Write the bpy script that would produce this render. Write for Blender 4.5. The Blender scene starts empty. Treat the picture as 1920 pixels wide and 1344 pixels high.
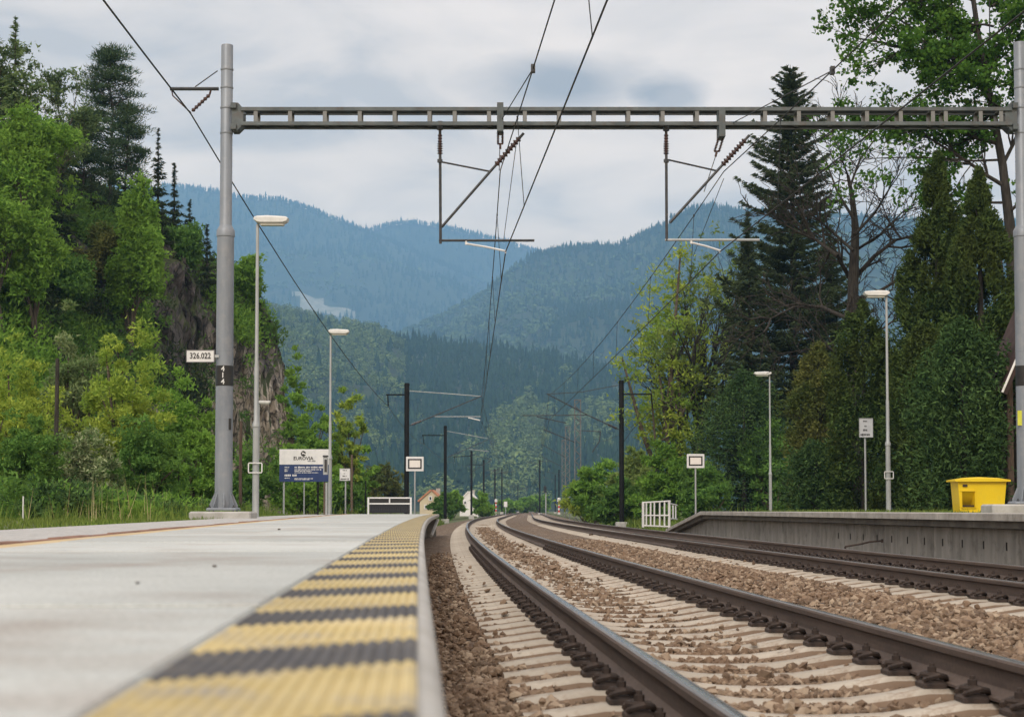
import bpy, math, random
import numpy as np
from mathutils import Vector, noise

scene = bpy.context.scene
C = scene.collection

# ------------------------------------------------------------------ camera
FPX = 3300.0                       # focal length in pixels of the 1920 px wide photograph
PITCH = math.atan(0.0506)
SHIFT = 0.0352
CAMZ = 0.625                       # eye height above the rail heads (z = 0)
cam_data = bpy.data.cameras.new('camera')
cam = bpy.data.objects.new('camera', cam_data)
C.objects.link(cam)
cam.location = (0, 0, CAMZ)
cam.rotation_euler = (math.pi / 2 + PITCH, 0, 0)
cam_data.sensor_width = 36.0
cam_data.lens = FPX / 1920 * 36.0
cam_data.shift_y = SHIFT * FPX / 1920
cam_data.clip_start = 0.05
cam_data.clip_end = 30000
cam_data.dof.use_dof = True
cam_data.dof.focus_distance = 30.0
cam_data.dof.aperture_fstop = 7.0
scene.camera = cam

# ------------------------------------------------------------------ world, sun, exposure
SUN_EL, SUN_AZ = math.radians(40), math.radians(200)     # azimuth clockwise from +Y: behind the camera, left
world = bpy.data.worlds.new('World')
scene.world = world
world.use_nodes = True
wt = world.node_tree
wt.nodes.clear()
def wn(t, **k):
    n = wt.nodes.new(t)
    for a, b in k.items():
        setattr(n, a, b)
    return n
w_out = wn('ShaderNodeOutputWorld')
sky = wn('ShaderNodeTexSky', sky_type='NISHITA')
sky.sun_disc = False
sky.sun_elevation = SUN_EL
sky.sun_rotation = SUN_AZ
bg_sky = wn('ShaderNodeBackground')
bg_sky.inputs['Strength'].default_value = 0.12
wt.links.new(sky.outputs[0], bg_sky.inputs['Color'])
tc = wn('ShaderNodeTexCoord')
sep = wn('ShaderNodeSeparateXYZ')
wt.links.new(tc.outputs['Generated'], sep.inputs[0])
def wmath(op, a, b=None, clamp=False):
    n = wn('ShaderNodeMath', operation=op)
    n.use_clamp = clamp
    for i, v in enumerate((a, b)):
        if v is None:
            continue
        if isinstance(v, (int, float)):
            n.inputs[i].default_value = v
        else:
            wt.links.new(v, n.inputs[i])
    return n.outputs[0]
zz = wmath('ADD', wmath('MAXIMUM', sep.outputs[2], 0.0), 0.16)     # a flat cloud deck seen in perspective
comb = wn('ShaderNodeCombineXYZ')
wt.links.new(wmath('DIVIDE', sep.outputs[0], zz), comb.inputs[0])
wt.links.new(wmath('DIVIDE', sep.outputs[1], zz), comb.inputs[1])
def wnoise(scale, detail, rough, dist=0.0, off=(0, 0, 0)):
    m = wn('ShaderNodeMapping')
    m.inputs['Location'].default_value = off
    wt.links.new(comb.outputs[0], m.inputs[0])
    n = wn('ShaderNodeTexNoise')
    n.inputs['Scale'].default_value = scale
    n.inputs['Detail'].default_value = detail
    n.inputs['Roughness'].default_value = rough
    n.inputs['Distortion'].default_value = dist
    wt.links.new(m.outputs[0], n.inputs['Vector'])
    return n.outputs[0]
n1 = wnoise(0.85, 9, 0.56, 0.25, (3.1, 0.4, 0))
n2 = wnoise(3.4, 7, 0.55, 0.5, (1.0, 5.0, 0))
nsum = wmath('ADD', wmath('MULTIPLY', n1, 0.62), wmath('MULTIPLY', n2, 0.38))
ramp = wn('ShaderNodeValToRGB')
ramp.color_ramp.elements[0].position = 0.41
ramp.color_ramp.elements[0].color = (0.70, 0.71, 0.73, 1)
ramp.color_ramp.elements[1].position = 0.57
ramp.color_ramp.elements[1].color = (1.22, 1.20, 1.18, 1)
e = ramp.color_ramp.elements.new(0.48)
e.color = (1.0, 0.99, 0.98, 1)
wt.links.new(nsum, ramp.inputs[0])
# the one darker cumulus behind the gantry: a soft patch of the deck, broken by the same noise
def wdot(vec):
    n = wn('ShaderNodeVectorMath', operation='DOT_PRODUCT')
    wt.links.new(tc.outputs['Generated'], n.inputs[0])
    n.inputs[1].default_value = vec
    return n.outputs['Value']
def pxdir(x, y):
    u, v = (x - 960) / FPX, (672 - y) / FPX + SHIFT
    d = Vector((u, math.cos(PITCH) - v * math.sin(PITCH), math.sin(PITCH) + v * math.cos(PITCH)))
    return d.normalized()
n3 = wnoise(6.0, 9, 0.6, 0.5, (2.3, 9.0, 0))
def dark_patch(cx, cy, rx, ry, soft):
    c = pxdir(cx, cy)
    right = Vector((1, 0, 0)); up = c.cross(right).normalized() * -1
    a = wmath('DIVIDE', wmath('SUBTRACT', wdot(right), c.dot(right)), rx / FPX)
    b = wmath('DIVIDE', wmath('SUBTRACT', wdot(up), c.dot(up)), ry / FPX)
    d = wmath('SQRT', wmath('ADD', wmath('MULTIPLY', a, a), wmath('MULTIPLY', b, b)))
    d = wmath('ADD', d, wmath('MULTIPLY', wmath('SUBTRACT', n3, 0.48), 0.85))
    return wmath('DIVIDE', wmath('SUBTRACT', 1.0, d), soft, clamp=True)
patches = wmath('ADD', dark_patch(1060, 158, 205, 74, 0.75), wmath('MULTIPLY', dark_patch(1250, 180, 90, 48, 0.6), 0.8), clamp=True)
mixc = wn('ShaderNodeMix', data_type='RGBA')
wt.links.new(wmath('MULTIPLY', patches, 0.92), mixc.inputs['Factor'])
wt.links.new(ramp.outputs[0], mixc.inputs[6])
mixc.inputs[7].default_value = (0.40, 0.40, 0.41, 1)
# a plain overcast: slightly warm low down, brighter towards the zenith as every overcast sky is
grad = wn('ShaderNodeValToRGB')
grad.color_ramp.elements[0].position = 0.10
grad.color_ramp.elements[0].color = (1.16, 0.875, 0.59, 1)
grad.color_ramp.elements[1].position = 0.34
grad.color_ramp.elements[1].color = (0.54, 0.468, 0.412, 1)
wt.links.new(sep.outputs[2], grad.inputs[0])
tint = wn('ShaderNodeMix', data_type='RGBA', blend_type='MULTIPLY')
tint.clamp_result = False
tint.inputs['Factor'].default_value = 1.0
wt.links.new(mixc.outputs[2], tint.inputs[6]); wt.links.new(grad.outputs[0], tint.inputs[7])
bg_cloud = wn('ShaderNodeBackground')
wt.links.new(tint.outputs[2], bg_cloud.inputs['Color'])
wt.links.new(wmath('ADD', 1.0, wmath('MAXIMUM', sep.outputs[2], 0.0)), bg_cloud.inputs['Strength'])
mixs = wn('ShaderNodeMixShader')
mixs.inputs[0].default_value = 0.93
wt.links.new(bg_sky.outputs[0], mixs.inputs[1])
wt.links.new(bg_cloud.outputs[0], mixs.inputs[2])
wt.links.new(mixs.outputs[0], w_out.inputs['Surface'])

sun_data = bpy.data.lights.new('sun', 'SUN')
sun_data.energy = 1.5
sun_data.angle = math.radians(20)
sun_data.color = (1.0, 0.95, 0.88)
sun = bpy.data.objects.new('sun', sun_data)
C.objects.link(sun)
sd = Vector((math.sin(SUN_AZ) * math.cos(SUN_EL), math.cos(SUN_AZ) * math.cos(SUN_EL), math.sin(SUN_EL)))
sun.rotation_euler = sd.to_track_quat('Z', 'Y').to_euler()
sun.location = sd * 50

scene.view_settings.view_transform = 'Standard'
scene.view_settings.look = 'None'
scene.view_settings.gamma = 1.0
scene.view_settings.use_curve_mapping = False
scene.view_settings.exposure = 0.5
scene.render.engine = 'CYCLES'
cy = scene.cycles
cy.max_bounces = 8
cy.diffuse_bounces = 6
cy.glossy_bounces = 2
cy.transmission_bounces = 6
cy.transparent_max_bounces = 4
cy.volume_bounces = 3
cy.caustics_reflective = False
cy.caustics_refractive = False
cy.use_denoising = True
cy.sample_clamp_indirect = 4.0

# ------------------------------------------------------------------ helpers
CAMV = Vector((0, 0, CAMZ))
def P(x, y, Y):
    """the world point seen at photograph pixel (x, y) at distance Y along the line"""
    u, v = (x - 960) / FPX, (672 - y) / FPX + SHIFT
    d = Vector((u, math.cos(PITCH) - v * math.sin(PITCH), math.sin(PITCH) + v * math.cos(PITCH)))
    return CAMV + d * (Y / d.y)
def PX(x, Y, y=800):
    return P(x, y, Y).x

A0, B0, C0, YS = 0.979, -0.0546, 0.000215, 150.0        # the curve of the line
def rail_x(Y):
    if Y < YS:
        return A0 + B0 * Y + C0 * Y * Y
    return A0 + B0 * YS + C0 * YS * YS + (B0 + 2 * C0 * YS) * (Y - YS)
def slope(Y):
    return B0 + 2 * C0 * min(Y, YS)
def at(s, Y, z=0.0):
    """a point s metres right of the first track's centre line"""
    m = slope(Y); k = math.sqrt(1 + m * m)
    return Vector((rail_x(Y) + 0.75 + s / k, Y - s * m / k, z))
def sl(s0):
    return s0

class MB:
    def __init__(self):
        self.v, self.f, self.m = [], [], []
    def add(self, verts, faces, mi=0):
        o = len(self.v)
        self.v.extend([tuple(p) for p in verts])
        for f in faces:
            self.f.append(tuple(i + o for i in f)); self.m.append(mi)
        return self
    def hexa(self, p, mi=0):
        """eight corners: bottom four counter-clockwise, top four above them"""
        return self.add(p, [(3, 2, 1, 0), (4, 5, 6, 7), (0, 1, 5, 4), (1, 2, 6, 5), (2, 3, 7, 6), (3, 0, 4, 7)], mi)
    def box(self, c, s, mi=0, rz=0.0):
        hx, hy, hz = s[0] / 2, s[1] / 2, s[2] / 2
        ca, sa = math.cos(rz), math.sin(rz)
        p = []
        for z in (-hz, hz):
            for x, y in ((-hx, -hy), (hx, -hy), (hx, hy), (-hx, hy)):
                p.append((c[0] + x * ca - y * sa, c[1] + x * sa + y * ca, c[2] + z))
        return self.hexa(p, mi)
    def bevbox(self, c, s, b=0.01, mi=0):
        """a box with its four upright and top edges chamfered"""
        hx, hy, hz = s[0] / 2, s[1] / 2, s[2] / 2
        def ring(x, y, z, k):
            return [(c[0] + a, c[1] + d, c[2] + z) for a, d in ((-x + k, -y), (x - k, -y), (x, -y + k), (x, y - k), (x - k, y), (-x + k, y), (-x, y - k), (-x, -y + k))]
        v = ring(hx, hy, -hz, b) + ring(hx, hy, hz - b, b) + ring(hx - b, hy - b, hz, b)
        f = [tuple(range(7, -1, -1)), tuple(range(16, 24))]
        for r in (0, 8):
            for i in range(8):
                j = (i + 1) % 8
                f.append((r + i, r + j, r + j + 8, r + i + 8))
        return self.add(v, f, mi)
    def tube(self, pts, r, n=8, mi=0, cap=True):
        pts = [Vector(p) for p in pts]
        rr = r if isinstance(r, (list, tuple)) else [r] * len(pts)
        v, f = [], []
        up = None
        for i, p in enumerate(pts):
            d = (pts[min(i + 1, len(pts) - 1)] - pts[max(i - 1, 0)])
            d = d.normalized() if d.length > 1e-9 else Vector((0, 0, 1))
            if up is None:
                up = Vector((0, 0, 1)) if abs(d.z) < 0.9 else Vector((0, 1, 0))
            a = d.cross(up)
            if a.length < 1e-4:
                a = d.orthogonal()
            a.normalize(); b = a.cross(d).normalized(); up = b
            for k in range(n):
                t = 2 * math.pi * k / n
                v.append(p + (a * math.cos(t) + b * math.sin(t)) * rr[i])
        for i in range(len(pts) - 1):
            for k in range(n):
                k2 = (k + 1) % n
                f.append((i * n + k, i * n + k2, (i + 1) * n + k2, (i + 1) * n + k))
        if cap:
            f.append(tuple(range(n - 1, -1, -1)))
            f.append(tuple((len(pts) - 1) * n + k for k in range(n)))
        return self.add(v, f, mi)
    def lathe(self, c, prof, n=16, mi=0, axis='z'):
        """prof: (radius, height) pairs turned about an upright axis through c"""
        v, f = [], []
        for r, z in prof:
            for k in range(n):
                t = 2 * math.pi * k / n
                v.append((c[0] + r * math.cos(t), c[1] + r * math.sin(t), c[2] + z))
        for i in range(len(prof) - 1):
            for k in range(n):
                k2 = (k + 1) % n
                f.append((i * n + k, i * n + k2, (i + 1) * n + k2, (i + 1) * n + k))
        f.append(tuple(range(n - 1, -1, -1)))
        f.append(tuple((len(prof) - 1) * n + k for k in range(n)))
        return self.add(v, f, mi)
    def prism(self, outline, y0, y1, mi=0):
        """an outline in x, z pulled along y"""
        n = len(outline)
        v = [(x, y0, z) for x, z in outline] + [(x, y1, z) for x, z in outline]
        f = [tuple(range(n)), tuple(range(2 * n - 1, n - 1, -1))]
        for i in range(n):
            j = (i + 1) % n
            f.append((j, i, n + i, n + j))
        return self.add(v, f, mi)
    def mesh(self, name, mats, smooth=False):
        me = bpy.data.meshes.new(name)
        me.from_pydata(self.v, [], self.f)
        for m in (mats if isinstance(mats, (list, tuple)) else [mats]):
            me.materials.append(m)
        if any(self.m):
            me.polygons.foreach_set('material_index', self.m)
        if smooth:
            me.polygons.foreach_set('use_smooth', [True] * len(me.polygons))
            try:
                me.set_sharp_from_angle(angle=math.radians(38))
            except Exception:
                pass
        me.update()
        return me
    def build(self, name, mats, parent=None, smooth=False):
        if parent is not None:                            # vertices are given in world space
            o = origin_of(parent)
            self.v = [(x - o[0], y - o[1], z - o[2]) for x, y, z in self.v]
        return link(name, self.mesh(name, mats, smooth), parent)

def origin_of(o):
    p = Vector((0, 0, 0))
    while o is not None:
        p += o.location
        o = o.parent
    return p
def link(name, me, parent=None):
    o = bpy.data.objects.new(name, me)
    C.objects.link(o)
    if parent is not None:
        o.parent = parent
    return o
def tag(o, label=None, cat=None, group=None, kind=None):
    for k, v in (('label', label), ('category', cat), ('group', group), ('kind', kind)):
        if v:
            o[k] = v
    return o
def thing(name, label, cat, loc, group=None):
    o = bpy.data.objects.new(name, None)
    C.objects.link(o)
    o.location = loc
    o.empty_display_size = 0.2
    return tag(o, label, cat, group)
def copy_tree(o, parent=None):
    c = o.copy()
    C.objects.link(c)
    if parent is not None:
        c.parent = parent
    for ch in list(o.children):
        copy_tree(ch, c)
    return c
def text_mesh(s, size, mat, name='lettering', extr=0.002, bold=False, sx=1.0):
    cu = bpy.data.curves.new(name, 'FONT')
    cu.body = s; cu.size = size; cu.extrude = extr
    cu.align_x = 'CENTER'; cu.align_y = 'CENTER'
    cu.resolution_u = 2
    if bold:
        cu.offset = size * 0.018
    ob = bpy.data.objects.new(name, cu)
    C.objects.link(ob)
    bpy.context.view_layer.update()
    me = bpy.data.meshes.new_from_object(ob.evaluated_get(bpy.context.evaluated_depsgraph_get()))
    bpy.data.objects.remove(ob)
    bpy.data.curves.remove(cu)
    me.name = name
    me.materials.clear(); me.materials.append(mat)
    for v in me.vertices:                                 # stand it up, facing the camera side (-Y)
        x, y, z = v.co
        v.co = (x * sx, -z, y)
    return me
def np_mesh(name, V, F, mats, midx=None, smooth=False):
    """V (n,3) float, F (m,k) int with k = 3 or 4"""
    V = np.ascontiguousarray(V, dtype=np.float32); F = np.ascontiguousarray(F, dtype=np.int32)
    me = bpy.data.meshes.new(name)
    k = F.shape[1]
    me.vertices.add(len(V)); me.vertices.foreach_set('co', V.ravel())
    me.loops.add(F.size); me.loops.foreach_set('vertex_index', F.ravel())
    me.polygons.add(len(F)); me.polygons.foreach_set('loop_start', np.arange(0, F.size, k, dtype=np.int32))
    for m in (mats if isinstance(mats, (list, tuple)) else [mats]):
        me.materials.append(m)
    if midx is not None:
        me.polygons.foreach_set('material_index', np.ascontiguousarray(midx, dtype=np.int32))
    me.polygons.foreach_set('use_smooth', np.full(len(F), bool(smooth)))
    me.update(calc_edges=True)
    return me

# ------------------------------------------------------------------ materials
def new_mat(name):
    m = bpy.data.materials.new(name)
    m.use_nodes = True
    m.node_tree.nodes.clear()
    return m, m.node_tree
def nd(t, typ, **k):
    n = t.nodes.new(typ)
    for a, b in k.items():
        setattr(n, a, b)
    return n
def noise_node(t, scale, detail=4, rough=0.55, coord='Object', stretch=None):
    c = nd(t, 'ShaderNodeTexCoord')
    n = nd(t, 'ShaderNodeTexNoise')
    n.inputs['Scale'].default_value = scale
    n.inputs['Detail'].default_value = detail
    n.inputs['Roughness'].default_value = rough
    if stretch:
        mp = nd(t, 'ShaderNodeMapping')
        mp.inputs['Scale'].default_value = stretch
        t.links.new(c.outputs[coord], mp.inputs[0]); t.links.new(mp.outputs[0], n.inputs['Vector'])
    else:
        t.links.new(c.outputs[coord], n.inputs['Vector'])
    return n
def rampn(t, src, stops):
    r = nd(t, 'ShaderNodeValToRGB')
    el = r.color_ramp.elements
    while len(el) < len(stops):
        el.new(0.5)
    for e_, (p, c) in zip(el, stops):
        e_.position = p; e_.color = (*c, 1)
    t.links.new(src, r.inputs[0])
    return r.outputs[0]
def mixn(t, f, a, b, mode='MIX'):
    n = nd(t, 'ShaderNodeMix', data_type='RGBA', blend_type=mode)
    for s, v in ((n.inputs['Factor'], f), (n.inputs[6], a), (n.inputs[7], b)):
        if isinstance(v, (int, float)):
            s.default_value = v
        elif isinstance(v, tuple):
            s.default_value = (*v, 1)
        else:
            t.links.new(v, s)
    return n.outputs[2]
def surf(name, c1, c2, scale=3.0, rough=0.8, metal=0.0, bump=0.0, bscale=None, detail=6, spec=0.4, lo=0.35, hi=0.65,
         coord='Object', stretch=None, third=None, tscale=40.0, tamt=0.5, piece=0.0, grit=0.0):
    m, t = new_mat(name)
    out = nd(t, 'ShaderNodeOutputMaterial'); b = nd(t, 'ShaderNodeBsdfPrincipled')
    t.links.new(b.outputs[0], out.inputs[0])
    b.inputs['Roughness'].default_value = rough
    b.inputs['Metallic'].default_value = metal
    b.inputs['Specular IOR Level'].default_value = spec
    n = noise_node(t, scale, detail, 0.6, coord, stretch)
    col = rampn(t, n.outputs[0], [(lo, c1), (hi, c2)])
    if third:
        n2_ = noise_node(t, tscale, 5, 0.7, coord)
        f = rampn(t, n2_.outputs[0], [(0.5, (0, 0, 0)), (0.68, (tamt,) * 3)])
        col = mixn(t, f, col, third)
    if grit:
        n4_ = noise_node(t, 95, 3, 0.8, coord)
        col = mixn(t, 1.0, col, rampn(t, n4_.outputs[0], [(0.32, (1 - grit,) * 3), (0.62, (1.0,) * 3)]), 'MULTIPLY')
    if piece:
        oi = nd(t, 'ShaderNodeObjectInfo')
        g = rampn(t, oi.outputs['Random'], [(0, (1 - piece,) * 3), (1, (1.0,) * 3)])
        col = mixn(t, 1.0, col, g, 'MULTIPLY')
    t.links.new(col, b.inputs['Base Color'])
    if bump:
        n3_ = noise_node(t, bscale or scale * 8, 6, 0.65, coord)
        bp = nd(t, 'ShaderNodeBump')
        bp.inputs['Strength'].default_value = bump
        bp.inputs['Distance'].default_value = 0.02
        t.links.new(n3_.outputs[0], bp.inputs['Height'])
        t.links.new(bp.outputs[0], b.inputs['Normal'])
    return m
def leafmat(name, c1, c2, trans=0.35, patch=None, pscale=0.35, coord='Object', k=1.0):
    """foliage: every leaf its own tint, with broad drifts of a second tint through the crown"""
    c1, c2 = tuple(q * k for q in c1), tuple(q * k for q in c2)
    patch = tuple(q * k for q in patch) if patch else None
    m, t = new_mat(name)
    out = nd(t, 'ShaderNodeOutputMaterial')
    d = nd(t, 'ShaderNodeBsdfDiffuse'); tr = nd(t, 'ShaderNodeBsdfTranslucent'); mx = nd(t, 'ShaderNodeMixShader')
    g = nd(t, 'ShaderNodeNewGeometry')
    col = rampn(t, g.outputs['Random Per Island'], [(0.0, c1), (1.0, c2)])
    if patch:
        n = noise_node(t, pscale, 3, 0.5, coord)
        f = rampn(t, n.outputs[0], [(0.42, (0, 0, 0)), (0.62, (0.8,) * 3)])
        col = mixn(t, f, col, patch)
    t.links.new(col, d.inputs[0]); t.links.new(col, tr.inputs[0])
    mx.inputs[0].default_value = trans
    t.links.new(d.outputs[0], mx.inputs[1]); t.links.new(tr.outputs[0], mx.inputs[2])
    t.links.new(mx.outputs[0], out.inputs[0])
    return m

M = {}
M['galv'] = surf('galvanised steel', (0.29, 0.31, 0.32), (0.42, 0.44, 0.45), 2.2, 0.5, 0.3, 0.05, 60, third=(0.28, 0.29, 0.29), tscale=9, tamt=0.35, stretch=(1, 1, 0.25))
M['mast_grey'] = surf('grey mast paint', (0.165, 0.185, 0.215), (0.23, 0.255, 0.29), 1.6, 0.45, 0.1, 0.03, 50, third=(0.30, 0.30, 0.31), tscale=5, tamt=0.35, stretch=(3, 3, 0.4))
M['batten'] = surf('grey batten steel', (0.13, 0.135, 0.135), (0.20, 0.205, 0.205), 3, 0.6, 0.1, 0.05, 30, third=(0.09, 0.06, 0.045), tscale=7, tamt=0.4)
M['joint'] = surf('mossy joint mortar', (0.17, 0.175, 0.13), (0.29, 0.285, 0.24), 5, 0.95, 0, 0.3, 40)
M['beam'] = surf('weathered green grey beam paint', (0.060, 0.074, 0.080), (0.115, 0.134, 0.140), 3, 0.6, 0.1, 0.05, 30, third=(0.09, 0.06, 0.045), tscale=7, tamt=0.5)
M['black_steel'] = surf('black tarred steel', (0.006, 0.006, 0.0065), (0.014, 0.013, 0.0125), 4, 0.7, 0.0, 0.06, 40, spec=0.12)
M['dark_steel'] = surf('dark fittings steel', (0.028, 0.030, 0.034), (0.06, 0.062, 0.065), 9, 0.5, 0.2)
M['galv_dark'] = surf('dull dark galvanising', (0.10, 0.105, 0.11), (0.20, 0.205, 0.21), 2.2, 0.6, 0.2)
M['alu'] = surf('bright aluminium tube', (0.62, 0.63, 0.64), (0.75, 0.76, 0.77), 6, 0.35, 0.4)
M['wire'] = surf('dark copper wire', (0.008, 0.009, 0.009), (0.016, 0.016, 0.016), 3, 0.6, 0.0)
M['insulator'] = surf('brown glazed insulator', (0.04, 0.022, 0.02), (0.075, 0.04, 0.035), 20, 0.25)
M['white_paint'] = surf('white sign paint', (0.58, 0.59, 0.60), (0.68, 0.68, 0.68), 5, 0.5, third=(0.52, 0.50, 0.46), tscale=12, tamt=0.25)
M['sign_face'] = surf('pale sign face', (0.66, 0.62, 0.58), (0.72, 0.69, 0.66), 5, 0.5)
M['black_paint'] = surf('black sign paint', (0.010, 0.010, 0.011), (0.02, 0.02, 0.02), 6, 0.45)
M['sign_grey'] = surf('sign lettering grey', (0.10, 0.10, 0.11), (0.16, 0.16, 0.17), 6, 0.5)
M['blue_board'] = surf('blue board panel', (0.010, 0.028, 0.10), (0.016, 0.038, 0.13), 4, 0.4)
M['lamp_white'] = surf('lamp head shell', (0.55, 0.56, 0.55), (0.66, 0.66, 0.64), 5, 0.4, third=(0.45, 0.44, 0.40), tscale=9, tamt=0.3)
M['lamp_glass'] = surf('lamp diffuser', (0.55, 0.55, 0.50), (0.63, 0.62, 0.57), 5, 0.25)
M['concrete_top'] = surf('pale platform concrete', (0.44, 0.465, 0.455), (0.62, 0.645, 0.63), 0.9, 0.85, 0, 0.2, 90, detail=9, third=(0.34, 0.275, 0.235), tscale=1.3, tamt=0.55, piece=0.12, lo=0.3, hi=0.7, grit=0.38)
M['concrete_edge'] = surf('edge slab concrete', (0.36, 0.355, 0.34), (0.48, 0.475, 0.455), 3, 0.85, 0, 0.12, 60, third=(0.30, 0.28, 0.25), tscale=8, tamt=0.45, piece=0.1)
M['concrete_wall'] = surf('stained wall concrete', (0.20, 0.195, 0.18), (0.31, 0.30, 0.28), 1.7, 0.9, 0, 0.14, 40, third=(0.10, 0.095, 0.085), tscale=2.4, tamt=0.7, stretch=(2.5, 2.5, 0.5), piece=0.14)
M['coping'] = surf('weathered coping concrete', (0.30, 0.285, 0.26), (0.44, 0.42, 0.39), 2.4, 0.9, 0, 0.15, 40, third=(0.16, 0.15, 0.13), tscale=4, tamt=0.6, piece=0.12)
M['lip'] = surf('dark concrete', (0.10, 0.095, 0.085), (0.18, 0.17, 0.155), 2.0, 0.9, 0, 0.15, 40, third=(0.06, 0.055, 0.05), tscale=5, tamt=0.6, piece=0.15)  # darker concrete tone for the bearing blocks and the loose chips
M['sleeper'] = surf('sandy concrete sleeper', (0.345, 0.30, 0.245), (0.50, 0.45, 0.38), 3.2, 0.9, 0, 0.25, 45, third=(0.20, 0.13, 0.085), tscale=6.5, tamt=0.75, piece=0.16)
def flank_dirt(m, lo, hi, dirt):
    """brown dirt thrown against the steep sides of a piece"""
    t = m.node_tree
    b = [n for n in t.nodes if n.type == 'BSDF_PRINCIPLED'][0]
    src = b.inputs['Base Color'].links[0].from_socket
    g = nd(t, 'ShaderNodeNewGeometry'); s_ = nd(t, 'ShaderNodeSeparateXYZ'); t.links.new(g.outputs['True Normal'], s_.inputs[0])
    n_ = noise_node(t, 14, 5, 0.65)
    ad = nd(t, 'ShaderNodeMath', operation='MULTIPLY_ADD'); t.links.new(n_.outputs[0], ad.inputs[0]); ad.inputs[1].default_value = 0.5
    t.links.new(s_.outputs[2], ad.inputs[2])
    f = rampn(t, ad.outputs[0], [(lo, (0.85,) * 3), (hi, (0, 0, 0))])
    t.links.new(mixn(t, f, src, dirt), b.inputs['Base Color'])
flank_dirt(M['sleeper'], 0.75, 1.12, (0.15, 0.092, 0.056))
M['yellow'] = surf('worn yellow tactile paint', (0.52, 0.415, 0.185), (0.64, 0.53, 0.28), 5, 0.8, 0, 0.15, 60, third=(0.40, 0.36, 0.29), tscale=9, tamt=0.95, piece=0.12)
M['dark_strip'] = surf('dark grey tactile rubber', (0.055, 0.054, 0.060), (0.10, 0.097, 0.10), 6, 0.75, 0, 0.1, 60, third=(0.20, 0.18, 0.15), tscale=14, tamt=0.5, piece=0.12)
M['brown_kerb'] = surf('red brown clay line', (0.20, 0.105, 0.075), (0.30, 0.17, 0.12), 3, 0.9, 0, 0.15, 40, third=(0.13, 0.09, 0.07), tscale=8, piece=0.2)
M['sand_line'] = surf('ochre sand joint', (0.42, 0.30, 0.15), (0.56, 0.44, 0.27), 2.5, 0.95, 0, 0.2, 60, third=(0.50, 0.47, 0.42), tscale=3)
M['grey_grit'] = surf('pale grey grit path', (0.34, 0.335, 0.325), (0.50, 0.495, 0.485), 9, 0.95, 0, 0.35, 60, third=(0.17, 0.165, 0.16), tscale=22, tamt=0.7, coord='Object')
M['yellow_plastic'] = surf('yellow moulded plastic', (0.72, 0.50, 0.012), (0.80, 0.58, 0.02), 2.5, 0.38, 0, 0.03, 50, third=(0.55, 0.40, 0.05), tscale=5, tamt=0.3)
M['rust_dark'] = surf('rusty fastening', (0.028, 0.020, 0.017), (0.062, 0.042, 0.033), 18, 0.75, 0.1, 0.2, 60)
M['timber'] = surf('old dark timber', (0.045, 0.030, 0.022), (0.10, 0.07, 0.05), 6, 0.9, 0, 0.3, 30, stretch=(4, 4, 0.6))
M['panel_dark'] = surf('dark corrugated panel', (0.010, 0.010, 0.013), (0.024, 0.024, 0.029), 6, 0.6)
M['red_paint'] = surf('red marker paint', (0.45, 0.04, 0.03), (0.55, 0.06, 0.04), 6, 0.5)
M['plaster_y'] = surf('yellowish plaster', (0.50, 0.43, 0.30), (0.60, 0.53, 0.40), 0.6, 0.9, third=(0.36, 0.31, 0.23), tscale=1.2)
M['plaster_w'] = surf('white plaster', (0.66, 0.65, 0.64), (0.76, 0.75, 0.74), 0.6, 0.9)
M['roof_orange'] = surf('orange roof tiles', (0.36, 0.15, 0.085), (0.50, 0.24, 0.14), 2, 0.85, third=(0.2, 0.12, 0.09), tscale=4)
M['roof_dark'] = surf('dark red brown roofing', (0.030, 0.016, 0.014), (0.060, 0.032, 0.027), 3, 0.8)
M['glass_dark'] = surf('dark window glass', (0.02, 0.022, 0.026), (0.03, 0.032, 0.036), 3, 0.1)
M['bark'] = surf('grey brown bark', (0.045, 0.036, 0.028), (0.11, 0.09, 0.072), 5, 0.95, 0, 0.4, 25, stretch=(3, 3, 0.5))
M['bark_dark'] = surf('dark fissured bark', (0.020, 0.017, 0.014), (0.052, 0.045, 0.038), 5, 0.95, 0, 0.4, 25, stretch=(3, 3, 0.5))
M['twig'] = surf('bare twig bark', (0.055, 0.042, 0.030), (0.12, 0.095, 0.07), 5, 0.95)
M['post_brown'] = surf('brown timber post', (0.09, 0.065, 0.045), (0.15, 0.11, 0.08), 6, 0.9, stretch=(4, 4, 0.5))
# foliage
M['leaf_yellow'] = leafmat('young yellow green leaves', (0.0993, 0.1400, 0.0200), (0.2459, 0.2900, 0.0525), 0.48, (0.0805, 0.1450, 0.0250), 0.5, k=2.1)
M['leaf_spring'] = leafmat('pale spring leaves', (0.105, 0.150, 0.040), (0.205, 0.260, 0.080), 0.48, (0.075, 0.125, 0.030), 0.4, k=1.55)
M['leaf_green'] = leafmat('fresh green leaves', (0.0430, 0.0950, 0.0140), (0.1290, 0.2200, 0.0400), 0.48, (0.0903, 0.1500, 0.0250), 0.4, k=2.13)
M['leaf_pale'] = leafmat('pale grey green leaves', (0.095, 0.13, 0.055), (0.22, 0.255, 0.125), 0.35, (0.07, 0.12, 0.04), 0.5, k=1.45)
M['leaf_mid'] = leafmat('mid green leaves', (0.0206, 0.0520, 0.0120), (0.0817, 0.1500, 0.0340), 0.42, (0.0430, 0.0750, 0.0160), 0.4, k=2.40)
M['leaf_blossom'] = leafmat('leaves and white blossom', (0.06, 0.11, 0.03), (0.34, 0.37, 0.22), 0.3, (0.055, 0.105, 0.028), 0.9, k=1.45)
M['leaf_maple'] = leafmat('maple leaves', (0.0180, 0.0500, 0.0100), (0.0765, 0.1450, 0.0250), 0.45, (0.0360, 0.0850, 0.0160), 0.5, k=1.87)
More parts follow.
